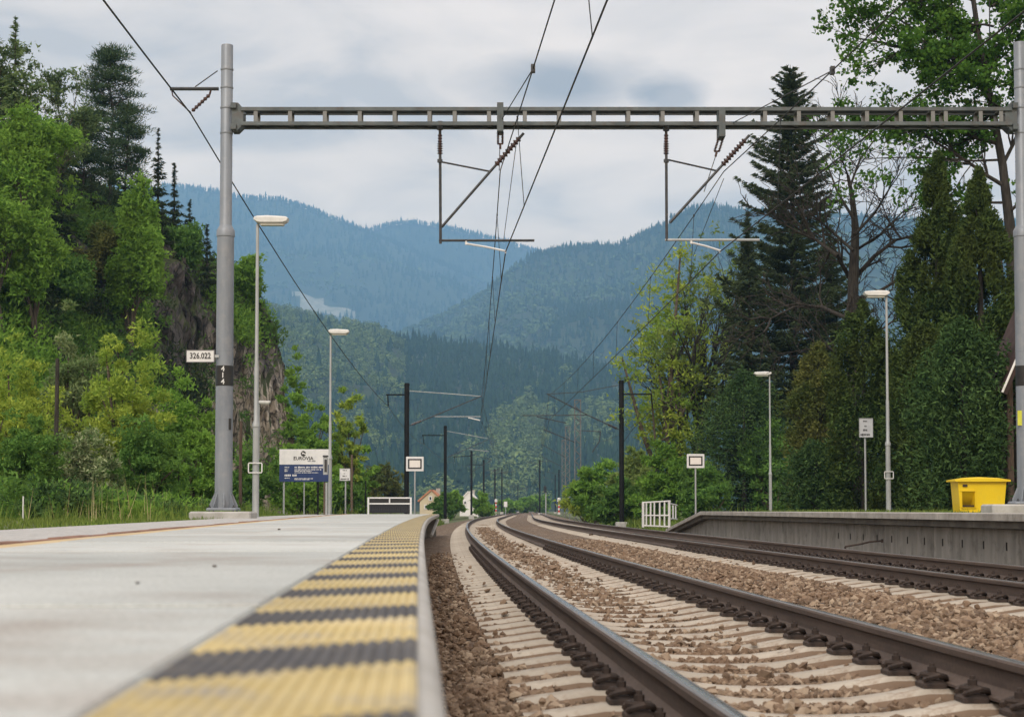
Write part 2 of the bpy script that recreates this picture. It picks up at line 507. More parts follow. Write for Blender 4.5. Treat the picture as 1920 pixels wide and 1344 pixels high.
M['leaf_olive'] = leafmat('olive brown foliage', (0.0380, 0.0420, 0.0120), (0.0997, 0.1050, 0.0320), 0.25, (0.0266, 0.0450, 0.0130), 0.5, k=1.98)
M['needle_dark'] = leafmat('dark blue green needles', (0.012, 0.020, 0.010), (0.042, 0.058, 0.030), 0.18, (0.026, 0.034, 0.015), 0.5, k=2.0)
M['needle_pine'] = leafmat('pine needles', (0.014, 0.030, 0.016), (0.050, 0.078, 0.042), 0.15, (0.024, 0.036, 0.016), 0.4, k=1.9)
M['needle_larch'] = leafmat('young larch needles', (0.0475, 0.0850, 0.0250), (0.1330, 0.1800, 0.0700), 0.3, (0.0380, 0.0600, 0.0300), 0.4, k=1.87)
M['thuja'] = leafmat('thuja sprays', (0.0055, 0.0140, 0.0050), (0.0405, 0.0620, 0.0180), 0.2, (0.0276, 0.0360, 0.0100), 0.45, k=2.30)
M['ivy'] = leafmat('dark glossy shrub leaves', (0.0055, 0.0130, 0.0060), (0.0423, 0.0720, 0.0240), 0.2, (0.0147, 0.0300, 0.0100), 0.5, k=2.7)
M['grass'] = leafmat('verge grass', (0.0427, 0.0850, 0.0150), (0.1520, 0.2000, 0.0450), 0.3, (0.0950, 0.1200, 0.0350), 0.8, k=1.49)
M['stalk'] = leafmat('dry pale stalks', (0.22, 0.17, 0.08), (0.52, 0.45, 0.27), 0.1)

# ------------------------------------------------------------------ the haze that fills the valley
def interp(x, xs, ys):
    return float(np.interp(x, xs, ys))
HAZE_TOP = 1390.0
hz = MB()
hz.box((0, 3900, (HAZE_TOP - 3.0) / 2), (12600, 8400, HAZE_TOP + 3.0))
m, t = new_mat('valley haze')
o_ = nd(t, 'ShaderNodeOutputMaterial'); v_ = nd(t, 'ShaderNodeVolumePrincipled')
v_.inputs['Color'].default_value = (0.33, 0.63, 1.0, 1)
v_.inputs['Density'].default_value = 0.00016
v_.inputs['Anisotropy'].default_value = 0.0
t.links.new(v_.outputs[0], o_.inputs['Volume'])
tag(hz.build('haze', m), kind='stuff')

# ------------------------------------------------------------------ the ground
def back_s(Y):
    return -1.68 - (1.75 + 0.024 * max(Y, -10))           # rear edge of the paved left platform
def ss(a, b, x):
    k = min(1, max(0, (x - a) / (b - a)))
    return k * k * (3 - 2 * k)
def ground_left(Y):
    return 0.43 - 0.75 * ss(60.5, 74, Y)
def ground_right(Y):
    return 0.535 - 0.80 * ss(57, 68, Y)
def ground_z(s, Y):
    if s < back_s(Y) + 0.3:
        return ground_left(Y)
    if s > 8.0:
        return ground_right(Y)
    return -0.5
ylines = [-60, -30, -10, 0, 5, 10, 15, 20, 25, 30, 35, 40, 45, 50, 54, 57, 59, 60.5, 62, 64, 66, 68, 71, 74, 78, 84, 92, 100, 115, 130, 150, 200, 300, 450, 700, 1100, 1800, 3000, 5000, 8000]
sl_left = [-6000, -2500, -1000, -400, -160, -80, -50, -35, -25, -18, -14, -11, -9, -7.5]
sl_right = [8.6, 10, 12, 15, 20, 27, 36, 50, 80, 160, 400, 1000, 2500, 6000]
v, f = [], []
cols = None
for Y in ylines:
    b = back_s(min(Y, 62))
    row = [(s, ground_left(Y)) for s in sl_left] + [(b - 1.2, ground_left(Y)), (b + 0.25, ground_left(Y)), (b + 0.35, -0.5), (-2.9, -0.5), (0, -0.5), (3.5, -0.5), (7.0, -0.5), (7.75, -0.5), (7.85, ground_right(Y))] + [(s, ground_right(Y)) for s in sl_right]
    cols = len(row)
    for s, z in row:
        p = at(s, Y)
        bump = 0.0
        if abs(s) > 9 and z > -0.45:
            bump = 0.10 * noise.noise((p.x * 0.21, p.y * 0.21, 0.0))
        v.append((p.x, Y if abs(s) > 60 else p.y, z + bump))
for j in range(len(ylines) - 1):
    for i in range(cols - 1):
        a = j * cols + i
        f.append((a, a + 1, a + cols + 1, a + cols))
M['earth'] = surf('meadow ground', (0.045, 0.070, 0.018), (0.105, 0.125, 0.04), 0.5, 0.95, 0, 0.3, 9, third=(0.13, 0.10, 0.06), tscale=1.3, tamt=0.6)
g = MB(); g.v, g.f, g.m = v, f, [0] * len(f)
tag(g.build('ground', M['earth']), kind='structure')

# ------------------------------------------------------------------ ballast bed and its stones
def ballast_z(s):
    return interp(s, [-3.4, -2.6, -1.75, -1.2, -0.75, 0.0, 0.75, 1.3, 1.75, 2.1, 2.5, 2.95, 3.45, 4.2, 4.95, 5.5, 5.95, 7.0, 7.6],
                  [-0.52, -0.34, -0.27, -0.250, -0.252, -0.262, -0.252, -0.245, -0.17, -0.15, -0.17, -0.250, -0.252, -0.262, -0.252, -0.245, -0.20, -0.30, -0.52])
ssamp = list(np.arange(-3.4, 7.61, 0.11))
ysamp = []
Y = -8.0
while Y < 160:
    ysamp.append(Y); Y += 0.12 if 3 < Y < 16 else 0.3 if Y < 35 else 0.9
ysamp += [170, 190, 220, 260, 310, 380, 470, 600, 800]
v, f = [], []
for Y in ysamp:
    for s in ssamp:
        p = at(s, Y)
        h = noise.noise((p.x * 9, p.y * 9, 0)) * 0.018 + noise.noise((p.x * 2.1, p.y * 2.1, 4)) * 0.02
        v.append((p.x, p.y, ballast_z(s) + h - (0.012 if 3 < Y < 34 else 0)))
n = len(ssamp)
for j in range(len(ysamp) - 1):
    for i in range(n - 1):
        a = j * n + i
        f.append((a, a + 1, a + n + 1, a + n))
def stone_mat(name, island):
    m, t = new_mat(name)
    out = nd(t, 'ShaderNodeOutputMaterial'); b = nd(t, 'ShaderNodeBsdfPrincipled')
    t.links.new(b.outputs[0], out.inputs[0]); b.inputs['Roughness'].default_value = 0.92
    k_ = 1.0 if island else 0.72  # bed colour darkened: shade in the gaps between stones put into it
    stops = [(0.0, (0.050, 0.032, 0.021)), (0.35, (0.130, 0.082, 0.050)), (0.7, (0.240, 0.172, 0.118)), (1.0, (0.43, 0.345, 0.255))]
    stops = [(p_, tuple(q * k_ for q in c_)) for p_, c_ in stops]
    if island:
        g = nd(t, 'ShaderNodeNewGeometry'); src = g.outputs['Random Per Island']
        col = rampn(t, src, stops)
        n2_ = noise_node(t, 35, 4, 0.6)
        col = mixn(t, 0.35, col, rampn(t, n2_.outputs[0], [(0.3, (0.10, 0.06, 0.04)), (0.7, (0.34, 0.25, 0.17))]))
    else:
        c = nd(t, 'ShaderNodeTexCoord'); vo = nd(t, 'ShaderNodeTexVoronoi'); vo.inputs['Scale'].default_value = 17
        t.links.new(c.outputs['Object'], vo.inputs['Vector'])
        sp = nd(t, 'ShaderNodeSeparateColor'); t.links.new(vo.outputs['Color'], sp.inputs[0])
        col = rampn(t, sp.outputs[0], stops)
        bp = nd(t, 'ShaderNodeBump'); bp.inputs['Strength'].default_value = 1.0; bp.inputs['Distance'].default_value = 0.03; bp.invert = True
        t.links.new(vo.outputs['Distance'], bp.inputs['Height']); t.links.new(bp.outputs[0], b.inputs['Normal'])
    # dirt thrown by the trains lies along the rails and by the platform wall: broad brown drifts
    n3_ = noise_node(t, 0.55, 4, 0.6)
    col = mixn(t, rampn(t, n3_.outputs[0], [(0.45, (0, 0, 0)), (0.65, (0.45,) * 3)]), col, (0.15, 0.088, 0.052))
    t.links.new(col, b.inputs['Base Color'])
    return m
M['ballast'] = stone_mat('ballast bed', False)
M['stone'] = stone_mat('crushed stone', True)
g = MB(); g.v, g.f, g.m = v, f, [0] * len(f)
tag(g.build('ballast_bed', M['ballast'], smooth=True), kind='structure')

SLEEPER0, SPACING = 2.1, 0.6
def sleeper_y(k):
    return SLEEPER0 + k * SPACING
rng = np.random.default_rng(5)
cube = np.array([[-1, -1, -1], [1, -1, -1], [1, 1, -1], [-1, 1, -1], [-1, -1, 1], [1, -1, 1], [1, 1, 1], [-1, 1, 1]], float) * 0.5
cubef = np.array([[3, 2, 1, 0], [4, 5, 6, 7], [0, 1, 5, 4], [1, 2, 6, 5], [2, 3, 7, 6], [3, 0, 4, 7]])
def rock_form():
    import bmesh
    bm = bmesh.new(); bmesh.ops.create_icosphere(bm, subdivisions=1, radius=0.62)
    V_ = np.array([q.co[:] for q in bm.verts]); F_ = np.array([[q.index for q in f_.verts] for f_ in bm.faces])
    bm.free(); return V_, F_
ROCK = rock_form()
def chip_form():
    q = cubef
    return cube * np.array([1.05, 1.05, 1.05]), np.concatenate([q[:, [0, 1, 2]], q[:, [0, 2, 3]]])
CHIP = chip_form()
def stones(N, y0, y1, s0, s1, size, pw, seed, heap=None):
    SV, SF = ROCK if seed in (1, 2, 4) else CHIP
    r = np.random.default_rng(seed)
    u = r.random(N)
    k = 1 - pw                                            # density falls off as Y**-pw
    Ys = (y0 ** k + u * (y1 ** k - y0 ** k)) ** (1 / k) if abs(k) > 1e-6 else y0 * (y1 / y0) ** u
    Ss = r.uniform(s0, s1, N)
    if heap is not None:
        Ss = np.clip(r.normal(heap, 0.24, N), heap - 0.55, heap + 0.55)
    ph = np.abs(((Ys - SLEEPER0) / SPACING + 0.5) % 1 - 0.5) * SPACING
    a1 = np.abs(Ss) < 1.33; a2 = np.abs(Ss - 4.2) < 1.33
    onsl = (a1 | a2) & (ph < 0.125)
    keep = ~onsl | (r.random(N) < (0.02 if heap is None else np.clip((Ys - 18) / 26, 0.0, 0.6)))
    rails = np.min(np.abs(Ss[:, None] - np.array([-0.75, 0.75, 3.45, 4.95])), axis=1) < 0.10
    keep &= ~rails
    Ys, Ss, onsl = Ys[keep], Ss[keep], onsl[keep]
    n_ = len(Ys)
    pos = np.empty((n_, 3))
    zb = np.interp(Ss, [-3.4, -2.6, -1.75, -1.2, -0.75, 0.0, 0.75, 1.3, 1.75, 2.1, 2.5, 2.95, 3.45, 4.2, 4.95, 5.5, 5.95, 7.0, 7.6],
                   [-0.52, -0.34, -0.27, -0.250, -0.252, -0.262, -0.252, -0.245, -0.17, -0.15, -0.17, -0.250, -0.252, -0.262, -0.252, -0.245, -0.20, -0.30, -0.52])
    Yc = np.minimum(Ys, YS)
    mslope = B0 + 2 * C0 * Yc
    pos[:, 0] = A0 + B0 * Ys + C0 * Ys ** 2 + 0.75 + Ss
    pos[:, 1] = Ys - Ss * mslope
    pos[:, 2] = zb + r.uniform(-0.012, 0.018, n_) + np.where(onsl, 0.035 if heap is not None else 0.055, 0)
    sz = size * r.lognormal(0, 0.28, n_)
    sc = np.stack([sz * r.uniform(0.75, 1.4, n_), sz * r.uniform(0.7, 1.25, n_), sz * r.uniform(0.5, 0.95, n_)], 1)
    pts = SV[None] * sc[:, None, :]
    pts = pts * (1 + r.uniform(-0.36, 0.26, (n_, len(SV), 1))) + r.normal(0, 0.06, (n_, len(SV), 3)) * sz[:, None, None]
    a, b, c = r.uniform(0, 2 * np.pi, n_), r.normal(0, 0.45, n_), r.normal(0, 0.45, n_)
    ca, sa = np.cos(a)[:, None], np.sin(a)[:, None]
    x, y, z = pts[..., 0], pts[..., 1], pts[..., 2]
    x, y = x * ca - y * sa, x * sa + y * ca
    cb, sb = np.cos(b)[:, None], np.sin(b)[:, None]
    y, z = y * cb - z * sb, y * sb + z * cb
    cc, sc_ = np.cos(c)[:, None], np.sin(c)[:, None]
    x, z = x * cc + z * sc_, -x * sc_ + z * cc
    V = np.stack([x, y, z], -1) + pos[:, None, :]
    F = SF[None] + (np.arange(n_) * len(SV))[:, None, None]
    return V.reshape(-1, 3), F.reshape(-1, SF.shape[1])
Vs, Fs, o = [], [], 0
for args in ((23000, 4.2, 36, -1.66, 1.70, 0.036, 1.0, 1), (11000, 4.2, 11, -1.66, 0.2, 0.028, 0.9, 4), (14000, 7.0, 46, 1.15, 3.4, 0.040, 0.95, 2), (5500, 13, 60, 3.2, 5.95, 0.046, 0.8, 3), (4200, 15, 85, 0, 0, 0.040, 0.7, 6, 0.0), (2500, 14, 85, 0, 0, 0.042, 0.6, 7, 4.2)):
    V_, F_ = stones(*args)
    Vs.append(V_); Fs.append(F_ + o); o += len(V_)
tag(link('gravel', np_mesh('gravel', np.concatenate(Vs), np.concatenate(Fs), M['stone'])), kind='stuff')

# ------------------------------------------------------------------ hills and their woods
def conifer_form(sides, tiers, r):
    V, F = [], []
    for k in range(tiers):
        z0 = 0.10 + 0.80 * k / tiers; z1 = min(1.0, z0 + 1.05 / tiers + 0.06)
        rad = 0.20 * (1 - 0.78 * k / tiers)
        b = len(V)
        for i in range(sides):
            a = 2 * math.pi * (i + 0.5 * (k % 2)) / sides
            q = rad * r.uniform(0.7, 1.25)
            V.append((q * math.cos(a), q * math.sin(a), z0 + r.uniform(-0.04, 0.04)))
        V.append((0, 0, z1 if k < tiers - 1 else 1.0))
        for i in range(sides):
            F.append((b + i, b + (i + 1) % sides, b + sides))
    return np.array(V), np.array(F)
def ico(sub):
    import bmesh
    bm = bmesh.new(); bmesh.ops.create_icosphere(bm, subdivisions=sub, radius=1.0)
    V = np.array([v.co[:] for v in bm.verts]); F = np.array([[v.index for v in f.verts] for f in bm.faces])
    bm.free(); return V, F
ICO1, ICO2 = ico(1), ico(2)
def broad_form(ncard, r):
    """a crown of leaf masses: ragged triangles over an egg-shaped shell"""
    d = r.normal(0, 1, (ncard, 3)); d /= np.linalg.norm(d, axis=1)[:, None]
    d[:, 2] = np.where(d[:, 2] < -0.35, -d[:, 2], d[:, 2])
    lob = 1 + 0.28 * np.sin(3 * np.arctan2(d[:, 1], d[:, 0]) + r.uniform(0, 6)) * np.sin(4 * d[:, 2] + r.uniform(0, 6))
    c = d * (r.uniform(0.72, 1.0, ncard) * lob)[:, None] * np.array([0.30, 0.30, 0.42]) + np.array([0, 0, 0.55])
    n_ = d + r.normal(0, 0.45, (ncard, 3)); n_ /= np.linalg.norm(n_, axis=1)[:, None]
    a_ = np.cross(n_, r.normal(0, 1, (ncard, 3))); a_ /= np.linalg.norm(a_, axis=1)[:, None]
    b_ = np.cross(n_, a_)
    sz = r.uniform(0.5, 1.15, ncard)[:, None] * (0.68 / math.sqrt(ncard))
    V = np.stack([c + a_ * sz, c - a_ * sz * 0.6 + b_ * sz * 0.9, c - a_ * sz * 0.5 - b_ * sz * 0.8], 1).reshape(-1, 3)
    return V, np.arange(ncard * 3).reshape(-1, 3)
def scatter_mesh(name, forms, pos, hgt, wid, mat, r, tilt=0.0):
    Vs, Fs, o = [], [], 0
    which = r.integers(0, len(forms), len(pos))
    for w, (FV, FF) in enumerate(forms):
        idx = np.where(which == w)[0]
        if not len(idx):
            continue
        a = r.uniform(0, 2 * np.pi, len(idx))
        ca, sa = np.cos(a)[:, None], np.sin(a)[:, None]
        x = (FV[None, :, 0] * ca - FV[None, :, 1] * sa) * (hgt[idx] * wid[idx])[:, None]
        y = (FV[None, :, 0] * sa + FV[None, :, 1] * ca) * (hgt[idx] * wid[idx])[:, None]
        z = FV[None, :, 2] * hgt[idx][:, None]
        V = np.stack([x, y, z], -1) + pos[idx][:, None, :]
        F = FF[None] + (np.arange(len(idx)) * len(FV))[:, None, None]
        Vs.append(V.reshape(-1, 3)); Fs.append(F.reshape(-1, 3) + o); o += len(idx) * len(FV)
    return tag(link(name, np_mesh(name, np.concatenate(Vs), np.concatenate(Fs), mat)), kind='stuff')
M['forest_floor'] = surf('forest floor', (0.020, 0.034, 0.018), (0.045, 0.065, 0.028), 0.02, 1.0, detail=8)
M['clearing'] = surf('pale felled slope', (0.20, 0.21, 0.15), (0.34, 0.33, 0.26), 0.05, 1.0, detail=8)
def woodmat(name, c1, c2, patch, ps):
    return leafmat(name, c1, c2, 0.0, patch, ps)
M['far_conifer'] = woodmat('hill conifers', (0.014, 0.034, 0.025), (0.040, 0.074, 0.044), (0.028, 0.052, 0.032), 0.012)
M['far_broad'] = woodmat('hill broadleaves', (0.085, 0.14, 0.055), (0.20, 0.26, 0.10), (0.10, 0.145, 0.06), 0.02)
M['far_mixed'] = woodmat('upper slope broadleaves', (0.06, 0.11, 0.05), (0.17, 0.22, 0.09), (0.075, 0.12, 0.06), 0.01)
def hill(name, crest, Yc, Y0, nx, ny, amp, nscale, seed, x0, x1, power=1.25, clear=None, mats=None):
    xs = [c[0] for c in crest]; ys = [c[1] for c in crest]
    gx = np.linspace(x0, x1, nx); gt = np.concatenate([np.linspace(0, 1, ny), [1.03, 1.08, 1.15]])
    V = np.zeros((len(gt), nx, 3)); MI = np.zeros((len(gt) - 1, nx - 1), int)
    for i, x in enumerate(gx):
        cz = CAMZ + (955 - interp(x, xs, ys)) / FPX * Yc
        for j, tt in enumerate(gt):
            Yd = Y0 + (Yc - Y0) * tt
            X = (x - 960) / FPX * Yd
            if tt <= 1:
                z = cz * (tt ** power)
                nz = noise.fractal((X / nscale + seed, Yd / nscale, seed * 1.7), 0.9, 2.1, 5)
                z += amp * nz * math.sin(math.pi * tt) ** 0.8
                lim = CAMZ + (cz - CAMZ) / Yc * Yd
                z = min(z, lim - 0.004 * Yd * (1 - tt))
            else:
                z = cz * (1 - 0.9 * (tt - 1) / 0.15)
            V[j, i] = (X, Yd, max(z, -0.6))
    F = []
    for j in range(len(gt) - 1):
        for i in range(nx - 1):
            a = j * nx + i
            F.append((a, a + 1, a + nx + 1, a + nx))
    return gx, gt, V, np.array(F)
def to_px(p):
    """photograph pixel of world points, for choosing where on a hill each kind of wood grows"""
    q = p - np.array([0, 0, CAMZ])
    cp, sp = math.cos(PITCH), math.sin(PITCH)
    d = q[:, 1] * cp + q[:, 2] * sp
    return 960 + FPX * q[:, 0] / d, 672 - FPX * ((q[:, 2] * cp - q[:, 1] * sp) / d - SHIFT)
def sample_hill(V, ny, n_, r, tmin=0.0):
    nx = V.shape[1]
    # even over the ground: pick cells by their area
    A = np.linalg.norm(np.cross(V[1:ny, 1:] - V[:ny - 1, :-1], V[1:ny, :-1] - V[:ny - 1, 1:]), axis=-1)
    Yw = V[:ny - 1, :-1, 1]
    w = A / Yw ** 0.7
    w = (w / w.sum()).ravel()
    c = r.choice(len(w), n_, p=w)
    j, i = c // (nx - 1), c % (nx - 1)
    u, t_ = r.random(n_)[:, None], r.random(n_)[:, None]
    return (V[j, i] * (1 - u) + V[j, i + 1] * u) * (1 - t_) + (V[j + 1, i] * (1 - u) + V[j + 1, i + 1] * u) * t_
def crest_line(V, ny, n_, r):
    nx = V.shape[1]
    x = r.uniform(0, nx - 1.001, n_); i = x.astype(int); u = (x - i)[:, None]
    return V[ny - 1, i] * (1 - u) + V[ny - 1, i + 1] * u - np.stack([np.zeros(n_), r.uniform(0, 12, n_), r.uniform(0, 3, n_)], 1)
def noise01(p, s, seed):
    return np.array([noise.fractal((a[0] / s + seed, a[1] / s, a[2] / s), 0.9, 2.0, 4) for a in p])
def in_ell(px, py, c):
    return ((px - c[0]) / c[2]) ** 2 + ((py - c[1]) / c[3]) ** 2 < 1

def build_hill(name, crest, Yc, Y0, nx, ny, amp, nscale, seed, x0, x1, power, ntrees, ncrest, hgt, sub, tiers, sides, patches, nthr, clear=None, bmat='far_broad', nps=0.12):
    gx, gt, V, F = hill(name, crest, Yc, Y0, nx, ny, amp, nscale, seed, x0, x1, power)
    me = np_mesh(name, V.reshape(-1, 3), F, [M['forest_floor'], M['clearing']], None, True)
    r = np.random.default_rng(seed)
    if clear:
        cen = V.reshape(-1, 3)[F].mean(1)
        cx, cy_ = to_px(cen)
        me.polygons.foreach_set('material_index', clear(cx, cy_).astype(np.int32))
    tag(link(name, me), kind='structure')
    pos = np.concatenate([sample_hill(V, ny, ntrees, r), crest_line(V, ny, ncrest, r)])
    px, py = to_px(pos)
    nz = noise01(pos, Yc * nps, seed + 3.3)
    broad = nz > nthr
    seen = (px > 300) & (px < 1960)
    for c in patches:
        e_ = in_ell(px, py, c)
        broad = np.where(e_, r.random(len(px)) < c[4], broad)
    keep = seen.copy()
    if clear:
        keep &= ~clear(px, py) | (r.random(len(px)) < 0.03)
    H = hgt * r.lognormal(0, 0.22, len(px))
    H[ntrees:] *= 0.75
    broad &= keep
    con = keep & ~broad
    cf = [conifer_form(sides, tiers, r) for _ in range(5)]
    bf = [broad_form(sub, r) for _ in range(5)]
    scatter_mesh('far_conifer_woods', cf, pos[con], H[con], r.uniform(0.7, 1.15, con.sum()), M['far_conifer'], r)
    if broad.any():
        scatter_mesh('far_broadleaf_woods', bf, pos[broad], H[broad] * 0.8, r.uniform(0.9, 1.5, broad.sum()), M[bmat], r)

build_hill('near_wooded_hill', [(-600, 444), (200, 544), (430, 580), (500, 584), (560, 596), (640, 616), (700, 627), (770, 646), (850, 655), (950, 667), (1050, 682), (1150, 700), (1200, 718), (1260, 738), (1400, 794), (1700, 874), (2400, 954)],
           2100, 950, 150, 40, 24, 240, 11, -500, 2300, 1.1, 15000, 1500, 16, 105, 3, 5,
           [(620, 690, 140, 90, 0.82), (560, 640, 80, 70, 0.85), (705, 800, 110, 60, 0.45), (970, 850, 55, 105, 0.9), (920, 890, 70, 50, 0.7), (1010, 780, 30, 40, 0.85), (1120, 810, 60, 50, 0.55), (900, 720, 120, 70, 0.02), (820, 800, 90, 60, 0.04), (1060, 740, 70, 40, 0.05)], 0.55)
build_hill('right_wooded_mountain', [(400, 813), (760, 625), (830, 595), (900, 559), (950, 516), (1000, 481), (1050, 468), (1100, 464), (1150, 467), (1200, 445), (1250, 420), (1300, 395), (1335, 387), (1400, 399), (1500, 405), (1620, 410), (1700, 415), (1920, 420), (2400, 393), (3000, 433)],
           4200, 2200, 170, 44, 120, 620, 23, 500, 2500, 1.05, 20000, 3000, 20, 14, 2, 5,
           [(860, 600, 110, 34, 0.8), (985, 600, 60, 50, 0.75), (1080, 540, 110, 40, 0.55), (1180, 520, 90, 30, 0.5), (930, 520, 60, 30, 0.5)], 0.05, bmat='far_mixed')
def felled(px, py):
    return (py > 538 + (px - 548) * 0.44 + 3 * np.sin(px * 0.35)) & (py < 594) & (px > 548 + (py - 540) * 0.25 + 3 * np.sin(py * 0.5)) & (px < 662)
build_hill('left_blue_mountain', [(-900, 429), (-300, 389), (200, 342), (340, 350), (400, 357), (450, 370), (520, 372), (560, 384), (620, 407), (680, 432), (720, 447), (800, 482), (870, 512), (950, 552), (1000, 582), (1300, 729), (1700, 889)],
           7000, 4000, 170, 44, 190, 950, 37, -800, 1700, 1.0, 17000, 3600, 25, 10, 2, 4, [], 0.28, clear=felled, bmat='far_mixed')
build_hill('distant_middle_mountain', [(-600, 567), (400, 507), (680, 435), (740, 418), (790, 417), (850, 430), (900, 442), (950, 455), (1000, 470), (1060, 480), (1300, 527), (2000, 567), (2800, 507)],
           7500, 6500, 90, 20, 90, 900, 51, 300, 1900, 1.0, 6000, 2500, 27, 10, 2, 4, [], 0.3, bmat='far_mixed')

# ------------------------------------------------------------------ the two tracks
RAIL = [(-0.075, -0.172), (-0.075, -0.160), (-0.030, -0.148), (-0.010, -0.128), (-0.009, -0.055), (-0.034, -0.040), (-0.036, -0.014), (-0.029, -0.004), (-0.015, 0.0),
        (0.015, 0.0), (0.029, -0.004), (0.036, -0.014), (0.034, -0.040), (0.009, -0.055), (0.010, -0.128), (0.030, -0.148), (0.075, -0.160), (0.075, -0.172)]
rail_ys = list(np.arange(-8, 20, 0.8)) + list(np.arange(20, 152, 1.6)) + list(np.arange(155, 430, 9)) + list(np.arange(440, 1000, 40))
m, t = new_mat('rusty rail side')
out = nd(t, 'ShaderNodeOutputMaterial'); b = nd(t, 'ShaderNodeBsdfPrincipled'); t.links.new(b.outputs[0], out.inputs[0])
n_a = noise_node(t, 3.0, 6, 0.65, stretch=(1, 0.35, 6)); n_b = noise_node(t, 40, 4, 0.6)
col = rampn(t, n_a.outputs[0], [(0.3, (0.050, 0.034, 0.027)), (0.55, (0.095, 0.066, 0.052)), (0.75, (0.155, 0.112, 0.088))])
col = mixn(t, 0.35, col, rampn(t, n_b.outputs[0], [(0.35, (0.04, 0.028, 0.024)), (0.7, (0.13, 0.09, 0.07))]))
t.links.new(col, b.inputs['Base Color']); b.inputs['Roughness'].default_value = 0.8
M['rail_side'] = m
M['rail_top'] = surf('polished rail head', (0.30, 0.30, 0.31), (0.46, 0.46, 0.47), 2.5, 0.24, 0.9, stretch=(25, 0.3, 1), third=(0.16, 0.14, 0.13), tscale=6, tamt=0.5)
M['rail_shoulder'] = surf('worn rail shoulder', (0.13, 0.12, 0.115), (0.22, 0.21, 0.20), 4, 0.4, 0.6, stretch=(10, 0.5, 1))
def rail_mesh(parent, s):
    b = MB()
    n_ = len(RAIL)
    for Y in rail_ys:
        p = at(s, Y)
        k = math.sqrt(1 + slope(Y) ** 2)
        for dx, dz in RAIL:
            b.v.append((p.x + dx / k, p.y - dx * slope(Y) / k, dz))
    for j in range(len(rail_ys) - 1):
        for i in range(n_ - 1):
            a = j * n_ + i
            b.f.append((a, a + 1, a + 1 + n_, a + n_))
            b.m.append(1 if i == 8 else 2 if i in (7, 9) else 0)
        a = j * n_
        b.f.append((a + n_ - 1, a, a + n_, a + 2 * n_ - 1)); b.m.append(0)
    return b.build('rail', [M['rail_side'], M['rail_top'], M['rail_shoulder']], parent, smooth=True)

def sleeper_mesh():
    st = [(-1.30, -0.060), (-1.285, -0.045), (-1.10, -0.022), (-0.95, 0.0), (-0.58, 0.0), (-0.42, -0.028), (-0.25, -0.050), (0.0, -0.058), (0.25, -0.050), (0.42, -0.028), (0.58, 0.0), (0.95, 0.0), (1.10, -0.022), (1.285, -0.045), (1.30, -0.060)]
    b = MB(); n_ = 8
    for x, dz in st:
        w = 0.105 if abs(x) > 0.5 else 0.085
        e = 0.03 if abs(x) > 1.29 else 0.0
        for y, z in ((-w - 0.045, -0.20), (-w - 0.030, -0.075), (-w - 0.008, -0.022), (-w + 0.025, -0.002), (w - 0.025, -0.002), (w + 0.008, -0.022), (w + 0.030, -0.075), (w + 0.045, -0.20)):
            b.v.append((x, y, (z if z < -0.1 else z + dz) - (e if z > -0.1 else 0)))
    for j in range(len(st) - 1):
        for i in range(n_ - 1):
            a = j * n_ + i
            b.f.append((a + n_, a + n_ + 1, a + 1, a)); b.m.append(0)
    L = (len(st) - 1) * n_
    b.f.append(tuple(range(n_))); b.m.append(0)
    b.f.append(tuple(L + i for i in range(n_ - 1, -1, -1))); b.m.append(0)
    return b.mesh('sleeper', M['sleeper'], smooth=True)
def clip_mesh():
    b = MB()
    b.bevbox((0.125, 0, 0.014), (0.11, 0.17, 0.028), 0.01)
    for q in (-1, 1):                                     # the two arms of the spring clamp
        b.tube([(0.060, q * 0.020, 0.030), (0.075, q * 0.060, 0.050), (0.115, q * 0.085, 0.058), (0.160, q * 0.080, 0.046), (0.172, q * 0.055, 0.036)], 0.013, 6)
    b.tube([(0.075, -0.022, 0.052), (0.150, -0.030, 0.058), (0.168, 0, 0.058), (0.150, 0.030, 0.058), (0.075, 0.022, 0.052)], 0.012, 6)
    b.lathe((0.122, 0, 0.0), [(0.030, 0.058), (0.030, 0.066), (0.021, 0.067), (0.021, 0.092), (0.013, 0.093), (0.011, 0.108)], 6)
    return b.mesh('rail_clip', M['rust_dark'], smooth=True)
SL_ME, CL_ME = sleeper_mesh(), clip_mesh()
def build_track(s0, label, y_first):
    tr = thing('railway_track', label, 'railway track', at(s0, 0, -0.3), 'the two parallel tracks')
    for q in (-0.75, 0.75):
        rail_mesh(tr, s0 + q)
    rr = random.Random(int(s0 * 10) + 3)
    rest = MB()
    for k in range(0, 420):
        Y = sleeper_y(k)
        p = at(s0, Y, -0.182)
        rz = -math.atan(slope(Y)) + rr.uniform(-0.010, 0.010)
        rz = math.atan2(-slope(Y), 1) + rr.uniform(-0.008, 0.008)
        dz = rr.uniform(-0.006, 0.003)
        if Y < y_first:
            continue
        if k < 160:
            o = link('sleeper', SL_ME, tr)
            o.location = p + Vector((0, 0, dz)) - tr.location
            o.rotation_euler = (0, 0, rz)
            if Y < 36:
                for q in (-0.75, 0.75):
                    for a in (0, math.pi):
                        c = link('rail_clip', CL_ME, o)
                        c.location = (q, rr.uniform(-0.008, 0.008), 0.0)
                        c.rotation_euler = (0, 0, a)
        else:
            rest.bevbox((p.x, p.y, p.z - 0.10), (2.6, 0.26, 0.19), 0.03)
    r_ = rest.build('distant_sleepers', M['sleeper'], tr)
    r_['kind'] = 'stuff'
    return tr
TRACK1 = build_track(0.0, 'railway track running beside the striped platform edge, its sleepers wide in view', 2.0)
TRACK2 = build_track(4.2, 'far railway track lying along the wall of the opposite platform', 9.0)
